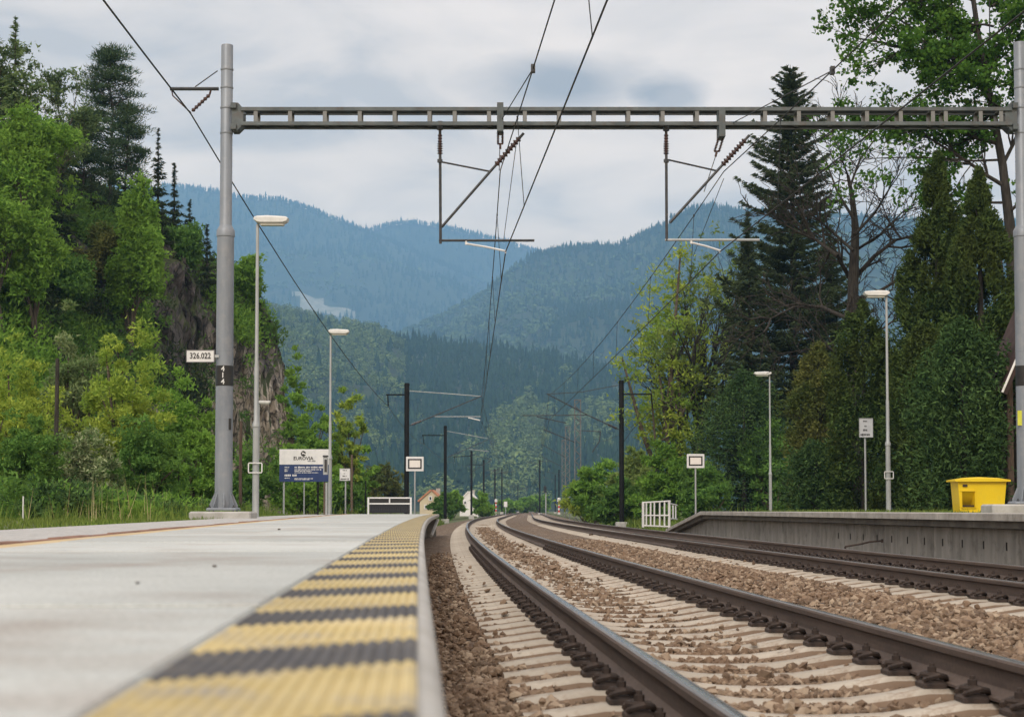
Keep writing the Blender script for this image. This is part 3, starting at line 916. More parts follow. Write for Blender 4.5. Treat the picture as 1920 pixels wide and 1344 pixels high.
# the bent iron rod sticking up beside the far track
b = MB(); p = P(1618, 1036, 30.0)
p.z = -0.02
b.tube([p + Vector((-0.30, 0, 0.02)), p + Vector((-0.05, 0, 0.06)), p + Vector((0.12, 0, 0.10)), p + Vector((0.34, 0.05, 0.115))], 0.018, 6)
b.tube([p + Vector((-0.30, 0, -0.25)), p + Vector((-0.30, 0, 0.02))], 0.018, 6)
b.lathe((p.x + 0.34, p.y + 0.05, p.z + 0.085), [(0.022, 0), (0.022, 0.06)], 6)
tag(b.build('iron_rod', M['rust_dark'], smooth=True), 'bent rusty iron rod sticking up by the wall of the opposite platform', 'iron rod')

# ------------------------------------------------------------------ left platform
PZ = 0.475
pl = thing('station_platform', 'pale concrete platform with a yellow and dark striped tactile edge', 'platform', (0, 0, 0), 'station platforms')
def quad_slab(b, s0a, s1a, y0, s0b, s1b, y1, zt, th, mi=0, gap=0.004, k=None):
    """a slab between two stations of the line, its edges a few millimetres inside its share"""
    c = [at(s0a + gap, y0 + gap), at(s1a - gap, y0 + gap), at(s1b - gap, y1 - gap), at(s0b + gap, y1 - gap)]
    if k is None:
        b.hexa([(p.x, p.y, zt - th) for p in c] + [(p.x, p.y, zt) for p in c], mi)
    else:                                                # chamfered top edges
        cc = [at(s0a + gap + k, y0 + gap + k), at(s1a - gap - k, y0 + gap + k), at(s1b - gap - k, y1 - gap - k), at(s0b + gap + k, y1 - gap - k)]
        v = [(p.x, p.y, zt - th) for p in c] + [(p.x, p.y, zt - k) for p in c] + [(p.x, p.y, zt) for p in cc]
        f = [(3, 2, 1, 0), (8, 9, 10, 11)]
        for r in (0, 4):
            for i in range(4):
                j = (i + 1) % 4
                f.append((r + i, r + j, r + j + 4, r + i + 4))
        b.add(v, f, mi)
EDGE, STRIP_W, NOSE = -1.70, 0.245, 0.022
S_IN = EDGE - NOSE - STRIP_W
PEND = 60.0
L = 1.83
y = -2.6
rr = random.Random(8)
while y < PEND - 0.1:
    y1 = min(y + L, PEND)
    b = MB()
    quad_slab(b, back_s(y) + 0.22, S_IN, y + 0.010, back_s(y1) + 0.22, S_IN, y1 - 0.010, PZ + rr.uniform(-0.0015, 0.0015), 0.16, 0, 0.004, 0.010)
    b.build('concrete_slab', M['concrete_top'], pl)
    b = MB(); quad_slab(b, back_s(y1) + 0.22, S_IN, y1 - 0.013, back_s(y1) + 0.22, S_IN, y1 + 0.013, PZ - 0.0025, 0.12, 0, 0.0)
    b.build('joint_filler', M['joint'], pl)
    y = y1
# kerb pieces along the back: red brown line, sand joint, grit path
y = -2.6
while y < PEND - 0.1:
    y1 = min(y + 1.0, PEND)
    b = MB(); quad_slab(b, back_s(y) - 0.02, back_s(y) + 0.07, y, back_s(y1) - 0.02, back_s(y1) + 0.07, y1, PZ + rr.uniform(-0.002, 0.006), 0.2, 0, 0.003, 0.008)
    b.build('kerb_stone', M['brown_kerb'], pl)
    y = y1
b = MB()
ys = list(np.arange(-2.6, PEND, 2.0)) + [PEND]
for a, c in zip(ys[:-1], ys[1:]):
    quad_slab(b, back_s(a) + 0.07, back_s(a) + 0.22, a, back_s(c) + 0.07, back_s(c) + 0.22, c, PZ - 0.004, 0.15, 0, 0.0)
b.build('sand_joint', M['sand_line'], pl)
b = MB()
for a, c in zip(ys[:-1], ys[1:]):
    quad_slab(b, back_s(a) - 1.3, back_s(a) - 0.02, a, back_s(c) - 1.3, back_s(c) - 0.02, c, PZ - 0.012, 0.15, 0, 0.0)
gp = b.build('grit_path', M['grey_grit'], pl)
# edge slabs with a rounded nose, set on a retaining wall
nose = [(-0.30, 0.0), (-0.012, 0.0), (0.0, -0.004), (0.008, -0.012), (0.011, -0.024), (0.011, -0.085), (0.0, -0.10), (-0.30, -0.16)]
def edge_slab(y0, y1):
    b = MB()
    n_ = len(nose)
    off = EDGE - 0.011
    for Y in (y0 + 0.003, (y0 + y1) / 2, y1 - 0.003):
        for ds, dz in nose:
            s = off + ds
            if ds == -0.30:
                s = S_IN + 0.006
            p = at(s, Y, PZ - 0.006 + dz)
            b.v.append(tuple(p))
    for j in range(2):
        for i in range(n_):
            a = j * n_ + i; c = j * n_ + (i + 1) % n_
            b.f.append((a, c, c + n_, a + n_)); b.m.append(0)
    b.f.append(tuple(range(n_ - 1, -1, -1))); b.f.append(tuple(2 * n_ + i for i in range(n_))); b.m += [0, 0]
    return b.build('edge_slab', M['concrete_edge'], pl, smooth=True)
y = -2.6
while y < PEND - 0.1:
    y1 = min(y + L, PEND); edge_slab(y, y1); y = y1
# the tactile strip: slanting yellow and dark pieces, ribbed along the edge
NR = 17
def strip_piece(ya, yb, zoff=0.0):
    """a parallelogram piece between the slanting lines that meet the nose at ya and yb"""
    b = MB()
    SL = 0.88
    prof = []
    for i in range(NR):
        s0 = S_IN + 0.004 + (STRIP_W - 0.008) * i / NR
        w = (STRIP_W - 0.008) / NR
        prof += [(s0, 0.0), (s0 + 0.22 * w, 0.0032), (s0 + 0.62 * w, 0.0032), (s0 + 0.84 * w, 0.0)]
    prof.append((S_IN + STRIP_W - 0.004, 0.0))
    n_ = len(prof)
    for yy in (ya + 0.002, yb - 0.002):
        for s, dz in prof:
            p = at(s, yy + (s - EDGE) * SL, PZ + dz + zoff)
            b.v.append(tuple(p))
    for s in (prof[0][0], prof[-1][0]):
        pass
    for i in range(n_ - 1):
        b.f.append((i, i + 1, i + 1 + n_, i + n_)); b.m.append(0)
    # front and back lips down to the slab
    for r in (0, 1):
        o = len(b.v)
        for s, dz in prof:
            yy = (ya + 0.002, yb - 0.002)[r]
            p = at(s, yy + (s - EDGE) * SL, PZ - 0.006)
            b.v.append(tuple(p))
        for i in range(n_ - 1):
            a = r * n_ + i
            b.f.append((o + i, o + i + 1, a + 1, a) if r == 0 else (o + i + 1, o + i, a, a + 1)); b.m.append(0)
    return b
PERIOD, YEL = 0.72, 0.42
Y0S = 1.44 - 0.72 * 5
far = MB()
k = 0
while Y0S + k * PERIOD < PEND - 0.8:
    ya = Y0S + k * PERIOD
    for (a, c, mat) in ((ya, ya + YEL, 'yellow'), (ya + YEL, ya + PERIOD, 'dark_strip')):
        b = strip_piece(a, c)
        o = b.build('tactile_piece', M[mat], pl)
    k += 1
# retaining wall under the edge: one concrete block after another, set back from the nose
y = -2.6
rr = random.Random(4)
while y < PEND - 0.5:
    y1 = min(y + 1.0, PEND - 0.45)
    b = MB()
    quad_slab(b, EDGE - 0.56, EDGE - 0.42, y, EDGE - 0.56, EDGE - 0.42, y1, PZ - 0.17, 0.75, 0, 0.004, 0.006)
    b.build('wall_block', M['concrete_wall'], pl)
    y = y1
# the end of the platform: end wall, and the stay under the last edge slab
b = MB()
quad_slab(b, back_s(PEND) - 0.9, EDGE - 0.10, PEND - 0.30, back_s(PEND) - 0.9, EDGE - 0.10, PEND - 0.16, PZ - 0.17, 0.8, 0, 0.0, 0.006)
b.build('end_wall', M['concrete_wall'], pl)
b = MB()
p0, p1 = at(EDGE - 0.22, PEND - 3.2, -0.22), at(EDGE - 0.05, PEND - 0.45, 0.28)
b.tube([p0, p1], 0.055, 6); b.build('stay', M['concrete_edge'], pl)

# ------------------------------------------------------------------ opposite platform
RZ = 0.575
pr = thing('station_platform', 'opposite platform with a long grey concrete wall, coping and sloping end', 'platform', (0, 0, 0), 'station platforms')
RE = 5.85
R0, RF, RR_ = 12.0, 50.2, 58.6                            # near end, end of the flat, foot of the ramp
def rz_at(Y):
    return RZ - (0.0 if Y < RF else (Y - RF) / (RR_ - RF) * 0.60)
def ramp_piece(b, s0, s1, y0, y1, ztop, th, gap=0.003, k=0.008):
    c = [at(s0, y0 + gap), at(s1, y0 + gap), at(s1, y1 - gap), at(s0, y1 - gap)]
    z = [ztop(y0), ztop(y0), ztop(y1), ztop(y1)]
    cc = [at(s0 + k, y0 + gap + k), at(s1 - k, y0 + gap + k), at(s1 - k, y1 - gap - k), at(s0 + k, y1 - gap - k)]
    v = [(p.x, p.y, zz_ - th) for p, zz_ in zip(c, z)] + [(p.x, p.y, zz_ - k) for p, zz_ in zip(c, z)] + [(p.x, p.y, zz_) for p, zz_ in zip(cc, z)]
    f = [(3, 2, 1, 0), (8, 9, 10, 11)]
    for r in (0, 4):
        for i in range(4):
            j = (i + 1) % 4
            f.append((r + i, r + j, r + j + 4, r + i + 4))
    b.add(v, f)
y = R0
while y < RR_ - 0.2:
    y1 = y + 2.0
    if y < RF < y1:
        y1 = RF
    y1 = min(y1, RR_)
    b = MB(); ramp_piece(b, RE, RE + 0.9, y, y1, rz_at, 0.098); b.build('coping_slab', M['coping'], pr)
    y = y1
y = R0
while y < RR_ - 0.3:
    y1 = min(y + 1.0, RR_ - 0.25)
    if y < RF < y1:
        y1 = RF
    b = MB(); ramp_piece(b, RE + 0.10, RE + 0.5, y, y1, lambda q: rz_at(q) - 0.101, 0.10); b.build('bearing_block', M['lip'], pr)
    if rz_at(y1) - 0.2 > -0.25:
        b = MB(); ramp_piece(b, RE + 0.26, RE + 0.45, y, y1, lambda q: rz_at(q) - 0.204, max(0.2, rz_at(y) + 0.25), 0.006, 0.012)
        o = b.build('wall_block', M['concrete_wall'], pr)
        if y < 34:                                         # the lifting slot of each block
            b = MB(); q = at(RE + 0.257, (y + y1) / 2, 0.13); b.box(q, (0.016, 0.035, 0.11))
            b.build('lifting_slot', M['black_paint'], o)
    y = y1
y = R0
rr = random.Random(14)
while y < RF - 0.2:
    y1 = min(y + 2.0, RF)
    b = MB(); ramp_piece(b, RE + 0.905, RE + 2.6, y, y1, lambda q: RZ - 0.004 + 0 * q, 0.14, 0.003, 0.006); b.build('paving_slab', M['coping'], pr)
    y = y1
b = MB(); ramp_piece(b, RE + 0.905, RE + 2.6, RF, RR_, lambda q: rz_at(q) - 0.004, 0.14); b.build('ramp_slab', M['coping'], pr)

# a few loose stone chips lying on the left platform
for x, y, r_, lab in ((403, 1062, 0.008, 'dark stone chip lying on the pale slabs, middle of the three'), (258, 1094, 0.006, 'small dark stone chip nearest the camera on the pale slabs'), (523, 993, 0.016, 'dark stone chip farthest along the pale slabs')):
    Y_ = (CAMZ - PZ) / ((y - 955) / FPX); q = P(x, y, Y_); rq = random.Random(x)
    b = MB(); V_, F_ = rock_form()
    b.add([(q.x + p[0] * r_ * rq.uniform(0.9, 1.8), q.y + p[1] * r_ * rq.uniform(0.8, 1.4), PZ + r_ * 0.35 + p[2] * r_ * rq.uniform(0.6, 1.0)) for p in V_], [tuple(int(i) for i in f_) for f_ in F_])
    tag(b.build('stone_chip', M['lip']), lab, 'stone chip', 'stone chips on the left platform')

# ------------------------------------------------------------------ the gantry over both tracks
GY = 33.0
def G(x, y, Y=GY):
    return P(x, y, Y)
XL_, XR_ = G(421, 700).x, G(1921, 700).x
gantry = thing('catenary_gantry', 'grey steel gantry spanning both tracks with a tubular mast at each end', 'gantry', (0, GY, 0))
def ribbed(b, p0, p1, r0, r1, nrib, n=10, mi=0):
    p0, p1 = Vector(p0), Vector(p1)
    pts, rr = [p0], [r0]
    for i in range(nrib):
        for q, r in ((0.12, r0), (0.42, r1), (0.58, r1), (0.88, r0)):
            pts.append(p0.lerp(p1, (i + q) / nrib)); rr.append(r)
    pts.append(p1); rr.append(r0)
    b.tube(pts, rr, n, mi)
def gantry_mast(x, top_y, zb, number=None):
    zt = G(0, top_y).z
    zc = G(0, 435).z
    b = MB()
    c = (x, GY, 0)
    b.lathe(c, [(0.165, zb), (0.160, zc - 0.10), (0.172, zc - 0.09), (0.172, zc + 0.02), (0.150, zc + 0.06), (0.128, zc + 0.10), (0.115, zc + 0.13), (0.112, zt - 0.015), (0.105, zt)], 28)
    mast = b.build('mast', M['mast_grey'], gantry, smooth=True)
    b = MB()
    b.bevbox((x, GY, zb + 0.02), (0.56, 0.56, 0.045), 0.02)
    for k in range(8):
        a = math.pi / 4 * k + 0.2
        d = Vector((math.cos(a), math.sin(a), 0)); s = Vector((-d.y, d.x, 0)) * 0.008
        o = Vector((x, GY, zb + 0.042))
        i0, i1, u0 = o + d * 0.155, o + d * 0.265, o + d * 0.155 + Vector((0, 0, 0.30))
        i2 = i1 + Vector((0, 0, 0.05))
        b.add([i0 - s, i1 - s, i2 - s, u0 - s, i0 + s, i1 + s, i2 + s, u0 + s], [(0, 1, 2, 3), (7, 6, 5, 4), (1, 0, 4, 5), (2, 1, 5, 6), (3, 2, 6, 7), (0, 3, 7, 4)])
    b.build('base_plate', M['mast_grey'], mast)
    for k in range(4):
        a = math.pi / 2 * k + math.pi / 4
        b = MB(); b.lathe((x + 0.33 * math.cos(a) * 0.95, GY + 0.33 * math.sin(a) * 0.95, zb - 0.035), [(0.014, 0), (0.014, 0.075), (0.026, 0.076), (0.026, 0.10), (0.012, 0.101), (0.012, 0.13)], 6)
        b.build('anchor_bolt', M['dark_steel'], mast)
    for yy in (203, 250, 165, 131):
        z = G(0, yy).z
        b = MB(); b.lathe((x, GY, z - 0.018), [(0.120, 0), (0.122, 0.005), (0.122, 0.032), (0.120, 0.037)], 28)
        b.build('clamp_band', M['mast_grey'], mast, smooth=True)
    for yy in (658, 786, 806):
        z = G(0, yy).z
        b = MB(); b.lathe((x, GY, z - 0.006), [(0.163, 0), (0.166, 0.003), (0.166, 0.010), (0.163, 0.013)], 28)
        b.build('clamp_band', M['mast_grey'], mast, smooth=True)
    z0, z1 = G(0, 724).z, G(0, 686).z
    b = MB(); b.lathe((x, GY, z0), [(0.1635, 0), (0.1665, 0.003), (0.1665, z1 - z0 - 0.003), (0.1635, z1 - z0)], 28)
    band = b.build('number_band', M['black_paint'], mast, smooth=True)
    if number:
        for i, chx in enumerate(number):
            me = text_mesh(chx, 0.135, M['white_paint'], 'number', 0.002, True)
            for v in me.vertices:                        # wrapped on the tube
                ang = (v.co.x - 0.005) / 0.167
                yy = v.co.y
                v.co.x = math.sin(ang) * 0.1685; v.co.y = -math.cos(ang) * 0.1685 + yy * 0.3
            o = link('number', me, band); o.location = Vector((x, GY, z0 + (z1 - z0) * (0.82 - 0.315 * i))) - origin_of(band)
    return mast
ML = gantry_mast(XL_, 85, G(0, 956).z, '414')
MR = gantry_mast(XR_, 80, G(0, 944).z)
b = MB(); b.lathe((XL_ + 0.12, GY - 0.10, G(0, 806).z), [(0.03, 0), (0.03, 0.21)], 8); b.build('cable_duct', M['black_paint'], gantry)
# earthing tag on the right mast
b = MB(); p = G(1909, 784); b.bevbox((p.x, GY - 0.12, p.z), (0.09, 0.02, 0.28), 0.008)
M['tag_yellow'] = surf('yellow green tag', (0.50, 0.52, 0.05), (0.60, 0.60, 0.08), 8, 0.5)
b.build('warning_tag', M['tag_yellow'], gantry)
# kilometre plate
z = G(0, 669).z; xa, xb = G(352, 669).x, G(405, 669).x
b = MB(); b.bevbox(((xa + xb) / 2, GY - 0.16, z), (xb - xa, 0.012, 0.235), 0.004)
plate = b.build('number_plate', M['white_paint'], gantry)
b = MB()
w_, h_ = xb - xa, 0.235
for cx_, cz_, a_, c_ in ((0, h_ / 2 - 0.006, w_, 0.012), (0, -h_ / 2 + 0.006, w_, 0.012), (-w_ / 2 + 0.006, 0, 0.012, h_ - 0.026), (w_ / 2 - 0.006, 0, 0.012, h_ - 0.026)):
    b.box(((xa + xb) / 2 + cx_, GY - 0.168, z + cz_), (a_, 0.010, c_))
b.build('plate_rim', M['sign_grey'], plate)
o = link('number', text_mesh('326.022', 0.155, M['black_paint'], 'number', 0.002, True, 0.80), plate)
o.location = Vector(((xa + xb) / 2, GY - 0.170, z)) - origin_of(plate)
b = MB(); b.box((xb + 0.03, GY - 0.155, z), (0.10, 0.006, 0.05)); b.build('plate_bracket', M['galv'], gantry)

# the girder: four chords, upright battens between them
zt0, zt1 = G(0, 212.0).z, G(0, 205.5).z
zb0, zb1 = G(0, 239.0).z, G(0, 232.5).z
xa, xb = XL_ + 0.30, XR_ - 0.22
DY = 0.20
def channel(b, x0, x1, yc, z0, z1, face):
    """a channel section lying along x with its open side inward"""
    y_in = yc + 0.07 * face
    ya, yb_ = sorted((yc, y_in))
    b.box(((x0 + x1) / 2, yc, (z0 + z1) / 2), (x1 - x0, 0.008, z1 - z0))
    b.box(((x0 + x1) / 2, (yc + y_in) / 2 + 0.004 * face, z1 - 0.004), (x1 - x0, 0.062, 0.008))
    b.box(((x0 + x1) / 2, (yc + y_in) / 2 + 0.004 * face, z0 + 0.004), (x1 - x0, 0.062, 0.008))
for z0, z1 in ((zt0, zt1), (zb0, zb1)):
    for q in (-1, 1):
        b = MB(); channel(b, xa, xb, GY + q * DY, z0, z1, -q)
        b.build('chord', M['beam'], gantry)
bm_ = MB()
bm_.box((0, -DY + 0.015, 0), (0.075, 0.010, zt0 - zb1)); bm_.box((0, DY - 0.015, 0), (0.075, 0.010, zt0 - zb1))
bm_.box((0, 0, (zt0 - zb1) / 2 + 0.02), (0.075, 2 * DY - 0.05, 0.010)); bm_.box((0, 0, -(zt0 - zb1) / 2 - 0.02), (0.075, 2 * DY - 0.05, 0.010))
bat = bm_.mesh('batten', M['batten'])
for xp in (482, 546, 611, 676, 741, 806, 853, 917, 984, 1048, 1113, 1177, 1241, 1305, 1432, 1495, 1558, 1622, 1685, 1745, 1769, 1834, 1872):
    o = link('batten', bat, gantry); o.location = (G(xp, 227).x, 0, (zt0 + zb1) / 2)
for x, q in ((XL_, 1), (XR_, -1)):
    b = MB()
    zc = (zt1 + zb0) / 2
    for e_ in (-1, 1):
        b.prism([(x + q * 0.12, zt1 + 0.09), (x + q * 0.24, zt1 + 0.09), (x + q * 0.34, zt1 - 0.02), (x + q * 0.34, zb0 + 0.02), (x + q * 0.22, zb0 - 0.10), (x + q * 0.12, zb0 - 0.10)] if q > 0 else
                [(x + q * 0.12, zb0 - 0.10), (x + q * 0.22, zb0 - 0.10), (x + q * 0.34, zb0 + 0.02), (x + q * 0.34, zt1 - 0.02), (x + q * 0.24, zt1 + 0.09), (x + q * 0.12, zt1 + 0.09)],
                GY + e_ * (DY - 0.04) - 0.008, GY + e_ * (DY - 0.04) + 0.008)
    b.box((x + q * 0.16, GY, zt1 + 0.03), (0.10, 2 * DY + 0.06, 0.10)); b.box((x + q * 0.16, GY, zb0 - 0.03), (0.10, 2 * DY + 0.06, 0.10))
    b.build('end_bracket', M['beam'], gantry)
# feeder bracket on the left mast
fb = MB()
fb.tube([G(410, 167), G(319, 167)], 0.035, 6); fb.tube([G(408, 133), G(366, 163)], 0.012, 5)
fb.build('feeder_bracket', M['dark_steel'], gantry)
fi = MB(); ribbed(fi, G(393, 178), G(360, 209), 0.022, 0.040, 6); fi.tube([G(395, 170), G(393, 178)], 0.02, 5)
fi.tube([G(322, 170), G(324, 180), G(358, 212)], 0.014, 5)
fi.build('feeder_insulator', M['insulator'], gantry, smooth=True)
# cantilevers hanging under the girder
def cantilever(xp, xd, pairs, mats):
    pass
def hang(x0, top, bot, sx0, sx1, sy0, sy1, dx0, dy0, dx1, dy1, hx1, hy, ax0, ay0, ax1, ay1, light):
    b = MB(); b.tube([G(x0, top), G(x0 + 1, bot)], 0.027, 8)
    b.lathe((G(x0, top).x, GY, G(0, 305).z), [(0.05, 0), (0.05, 0.06)], 8); b.lathe((G(x0, top).x, GY, G(0, top + 2).z), [(0.06, -0.06), (0.06, 0.10)], 6)
    post = b.build('drop_tube', M['dark_steel'], gantry, smooth=True)
    b = MB(); ribbed(b, G(x0, 290), G(x0, 268), 0.030, 0.055, 5); ribbed(b, G(x0, 268), G(x0, 252), 0.030, 0.045, 3)
    b.build('insulator', M['insulator'], post, smooth=True)
    b = MB(); b.tube([G(sx0, sy0), G(sx1, sy1)], 0.018, 6); b.build('stay_tube', M['dark_steel'], gantry, smooth=True)
    b = MB(); b.tube([G(dx0, dy0), G(dx1, dy1)], 0.026, 8)
    dg = b.build('cantilever_tube', M['dark_steel'], gantry, smooth=True)
    b = MB(); d0, d1 = G(dx0, dy0), G(dx1, dy1)
    ribbed(b, d0.lerp(d1, 0.66), d0.lerp(d1, 0.95), 0.030, 0.060, 9); b.build('insulator', M['insulator'], dg, smooth=True)
    b = MB(); b.tube([G(x0 - 2, hy), G(hx1, hy)], 0.024, 8)
    b.build('registration_tube', M['dark_steel' if not light else 'galv'], gantry, smooth=True)
    b = MB(); b.tube([G(ax0, hy), G(ax0, ay0 + 2)], 0.022, 6); b.tube([G(ax0, ay0), G((ax0 + ax1) / 2, (ay0 + ay1) / 2 - 1), G(ax1, ay1)], 0.020, 6); b.tube([G(ax1, ay1 - 2), G(ax1, ay1 + 4)], 0.016, 6)
    b.build('steady_arm', M['alu'], gantry, smooth=True)
hang(825, 236, 457, 828, 920, 304, 322, 828, 426, 982, 250, 1002, 451, 874, 457, 948, 471, False)
hang(1249, 238, 452, 1253, 1346, 300, 321, 1256, 418, 1405, 254, 1424, 450, 1296, 455, 1350, 470, True)
def loop_insulator(x, y0, x1, y1, xr, yr):
    b = MB(); p0, p1 = G(x, y0), G(x1, y1)
    s = Vector((0.042, 0, 0.0))
    for q in (-1, 1):
        ribbed(b, p0 + s * q, p1 + s * q, 0.014, 0.030, 9, 8)
    b.tube([p0 - s * 1.3, p0 + s * 1.3], 0.018, 6); b.tube([p1 - s * 1.3, p1 + s * 1.3], 0.018, 6)
    b.tube([p1, G(x1 + (x1 - x) * 0.3, y1 + 10)], 0.022, 6)
    b.build('hanger_insulator', M['insulator'], gantry, smooth=True)
    b = MB(); b.box(p0 + Vector((0, 0, 0.25)), (0.12, 0.42, 0.54)); b.build('hanger_bracket', M['beam'], gantry)
loop_insulator(938, 248, 938, 270, 936, 318)
loop_insulator(1352, 258, 1344, 284, 1330, 345)

# ------------------------------------------------------------------ the masts further down the line
def pole_mast(x, Y, ytop, ybase, r, label, side, arms, group='black catenary masts down the line'):
    """side +1: the track lies to its right. arms: list of (part name, material, radius, pixel polyline)"""
    p0, p1 = P(x, ybase, Y), P(x, ytop, Y)
    t_ = thing('catenary_mast', label, 'catenary mast', (p1.x, p1.y, p0.z), group)
    b = MB(); zb = p0.z - 0.35
    b.lathe((p1.x, p1.y, zb), [(r, 0), (r, p1.z - zb - 0.03), (r * 0.9, p1.z - zb)], 14)
    b.build('pole', M['black_steel'], t_, smooth=True)
    b = MB(); b.bevbox((p1.x, p1.y, p0.z - 0.2), (r * 5, r * 5, 0.5), 0.04); b.build('footing', M['concrete_edge'], t_)
    b = MB(); b.lathe((p1.x, p1.y, p1.z - 0.55), [(r + 0.012, 0), (r + 0.012, 0.05)], 14); b.lathe((p1.x, p1.y, p1.z - 0.16), [(r + 0.015, 0), (r + 0.015, 0.06)], 14)
    b.build('clamp_band', M['black_steel'], t_, smooth=True)
    for nm, mat, rad, pl_ in arms:
        b = MB(); b.tube([P(a, c, Y) for a, c in pl_], rad, 6)
        if nm == 'insulator':
            b = MB(); ribbed(b, P(*pl_[0], Y), P(*pl_[1], Y), rad * 0.6, rad * 1.5, 7, 8)
        b.build(nm, M[mat], t_, smooth=True)
    return t_
pole_mast(763, 96, 718, 979, 0.135, 'thick black catenary mast behind the framed white board at the platform end', 1,
          [('feeder_bracket', 'black_steel', 0.045, [(760, 740), (724, 740)]), ('feeder_drop', 'black_steel', 0.035, [(727, 740), (728, 761)]),
           ('top_tie', 'galv', 0.025, [(768, 733), (840, 738), (902, 743)]), ('cantilever_tube', 'dark_steel', 0.032, [(768, 798), (830, 773), (902, 743)]),
           ('insulator', 'insulator', 0.05, [(772, 796), (790, 789)]), ('registration_tube', 'galv', 0.025, [(815, 781), (902, 781)]), ('steady_arm', 'alu', 0.035, [(878, 783), (900, 788)])])
pole_mast(1165, 96, 713, 980, 0.135, 'thick black catenary mast in front of the bushes by the white railing', -1,
          [('feeder_bracket', 'black_steel', 0.045, [(1168, 739), (1222, 739)]), ('feeder_drop', 'black_steel', 0.035, [(1221, 739), (1223, 766)]),
           ('top_tie', 'dark_steel', 0.022, [(1160, 722), (1090, 735), (1026, 739)]), ('cantilever_tube', 'dark_steel', 0.034, [(1160, 805), (1100, 777), (1025, 738)]),
           ('insulator', 'insulator', 0.05, [(1156, 803), (1140, 796)]), ('registration_tube', 'dark_steel', 0.028, [(980, 779), (1103, 778)]), ('steady_arm', 'dark_steel', 0.03, [(1006, 781), (1062, 793)]), ('feeder_stay', 'wire', 0.02, [(1222, 768), (1186, 805), (1168, 830)])])
pole_mast(835, 148, 798, 974, 0.13, 'black catenary mast right of the framed white board, second along the left row', 1,
          [('feeder_bracket', 'black_steel', 0.05, [(833, 816), (791, 816)]), ('feeder_drop', 'black_steel', 0.03, [(793, 817), (795, 832)]),
           ('top_tie', 'galv', 0.025, [(838, 808), (915, 822)]), ('cantilever_tube', 'dark_steel', 0.03, [(838, 858), (915, 824)]), ('registration_tube', 'galv', 0.025, [(880, 842), (916, 846)])])
pole_mast(884, 213, 845, 966, 0.13, 'black catenary mast beside the white gabled house', 1,
          [('feeder_bracket', 'black_steel', 0.055, [(882, 855), (850, 856)]), ('feeder_drop', 'black_steel', 0.035, [(852, 856), (852, 866)]), ('cantilever_tube', 'dark_steel', 0.035, [(886, 884), (922, 862)]), ('top_tie', 'dark_steel', 0.03, [(886, 852), (922, 862)])])
pole_mast(907, 252, 862, 963, 0.13, 'slim black catenary mast right of the one beside the white gabled house', 1,
          [('feeder_bracket', 'black_steel', 0.06, [(905, 871), (880, 871)]), ('cantilever_tube', 'dark_steel', 0.04, [(909, 894), (938, 876)])])
for x, Y, yt, yb, lab, sd in ((928, 310, 879, 961, 'thin distant catenary mast left of the striped marker post', 1), (941, 345, 879, 960, 'thin distant catenary mast just right of the striped marker post', 1),
                              (971, 520, 909, 959, 'thin far catenary mast where the rails vanish, left of the pair', 1), (1012, 300, 862, 962, 'thin distant catenary mast between the tracks near the signal', -1), (1048, 330, 880, 962, 'thin distant catenary mast left of the shortest lattice mast', -1), (1041, 420, 890, 960, 'thin distant catenary mast right of the small signal', -1)):
    pole_mast(x, Y, yt, yb, 0.13, lab, sd, [('cantilever_tube', 'dark_steel', 0.05, [(x, yt + 9), (x + 24 * sd, yt + 4)]), ('top_tie', 'dark_steel', 0.05, [(x, yt + 3), (x - 18 * sd, yt + 3)])], 'thin distant catenary masts')
def lattice_mast(x, Y, ytop, ybase, w, label, arm):
    p0, p1 = P(x, ybase, Y), P(x, ytop, Y)
    H = p1.z - p0.z + 0.3
    t_ = thing('lattice_mast', label, 'lattice mast', (p1.x, p1.y, p0.z - 0.3), 'grey lattice masts right of the tracks')
    leg = MB(); leg.box((0, 0, H / 2), (0.06, 0.06, H)); lm = leg.mesh('leg', M['galv_dark'])
    br = MB()
    for sx in (-1, 1):
        for sy in (-1, 1):
            o = link('leg', lm, t_); o.location = (sx * w / 2, sy * w / 2, 0)
    n_ = int(H / w / 0.9)
    for i in range(n_):
        z0, z1 = H * i / n_, H * (i + 1) / n_
        a, c = (-1, 1) if i % 2 else (1, -1)
        for q in (-1, 1):
            br.tube([(a * w / 2, q * w / 2, z0), (c * w / 2, q * w / 2, z1)], 0.028, 4, 0, False)
            br.tube([(q * w / 2, a * w / 2, z0), (q * w / 2, c * w / 2, z1)], 0.028, 4, 0, False)
    link('bracing', br.mesh('bracing', M['galv_dark']), t_)
    tp = MB(); tp.box((0, 0, H + 0.015), (w + 0.1, w + 0.1, 0.05)); link('cap_plate', tp.mesh('cap_plate', M['galv_dark']), t_)
    for nm, pl_ in arm:
        b = MB(); b.tube([P(a, c, Y) for a, c in pl_], 0.04, 6); b.build(nm, M['dark_steel'], t_)
    return t_
lattice_mast(1083, 137, 750, 972, 0.46, 'tallest grey lattice mast, nearest of the three right of the tracks', [('feeder_bracket', [(1086, 807), (1127, 809)]), ('feeder_drop', [(1126, 809), (1124, 827), (1110, 848)]), ('cantilever_tube', [(1080, 830), (1020, 805)])])
lattice_mast(1064, 181, 800, 967, 0.44, 'middle grey lattice mast of the three right of the tracks', [('cantilever_tube', [(1061, 858), (1016, 833)])])
lattice_mast(1057, 216, 825, 964, 0.44, 'shortest and farthest grey lattice mast of the three right of the tracks', [('cantilever_tube', [(1055, 875), (1016, 856)])])

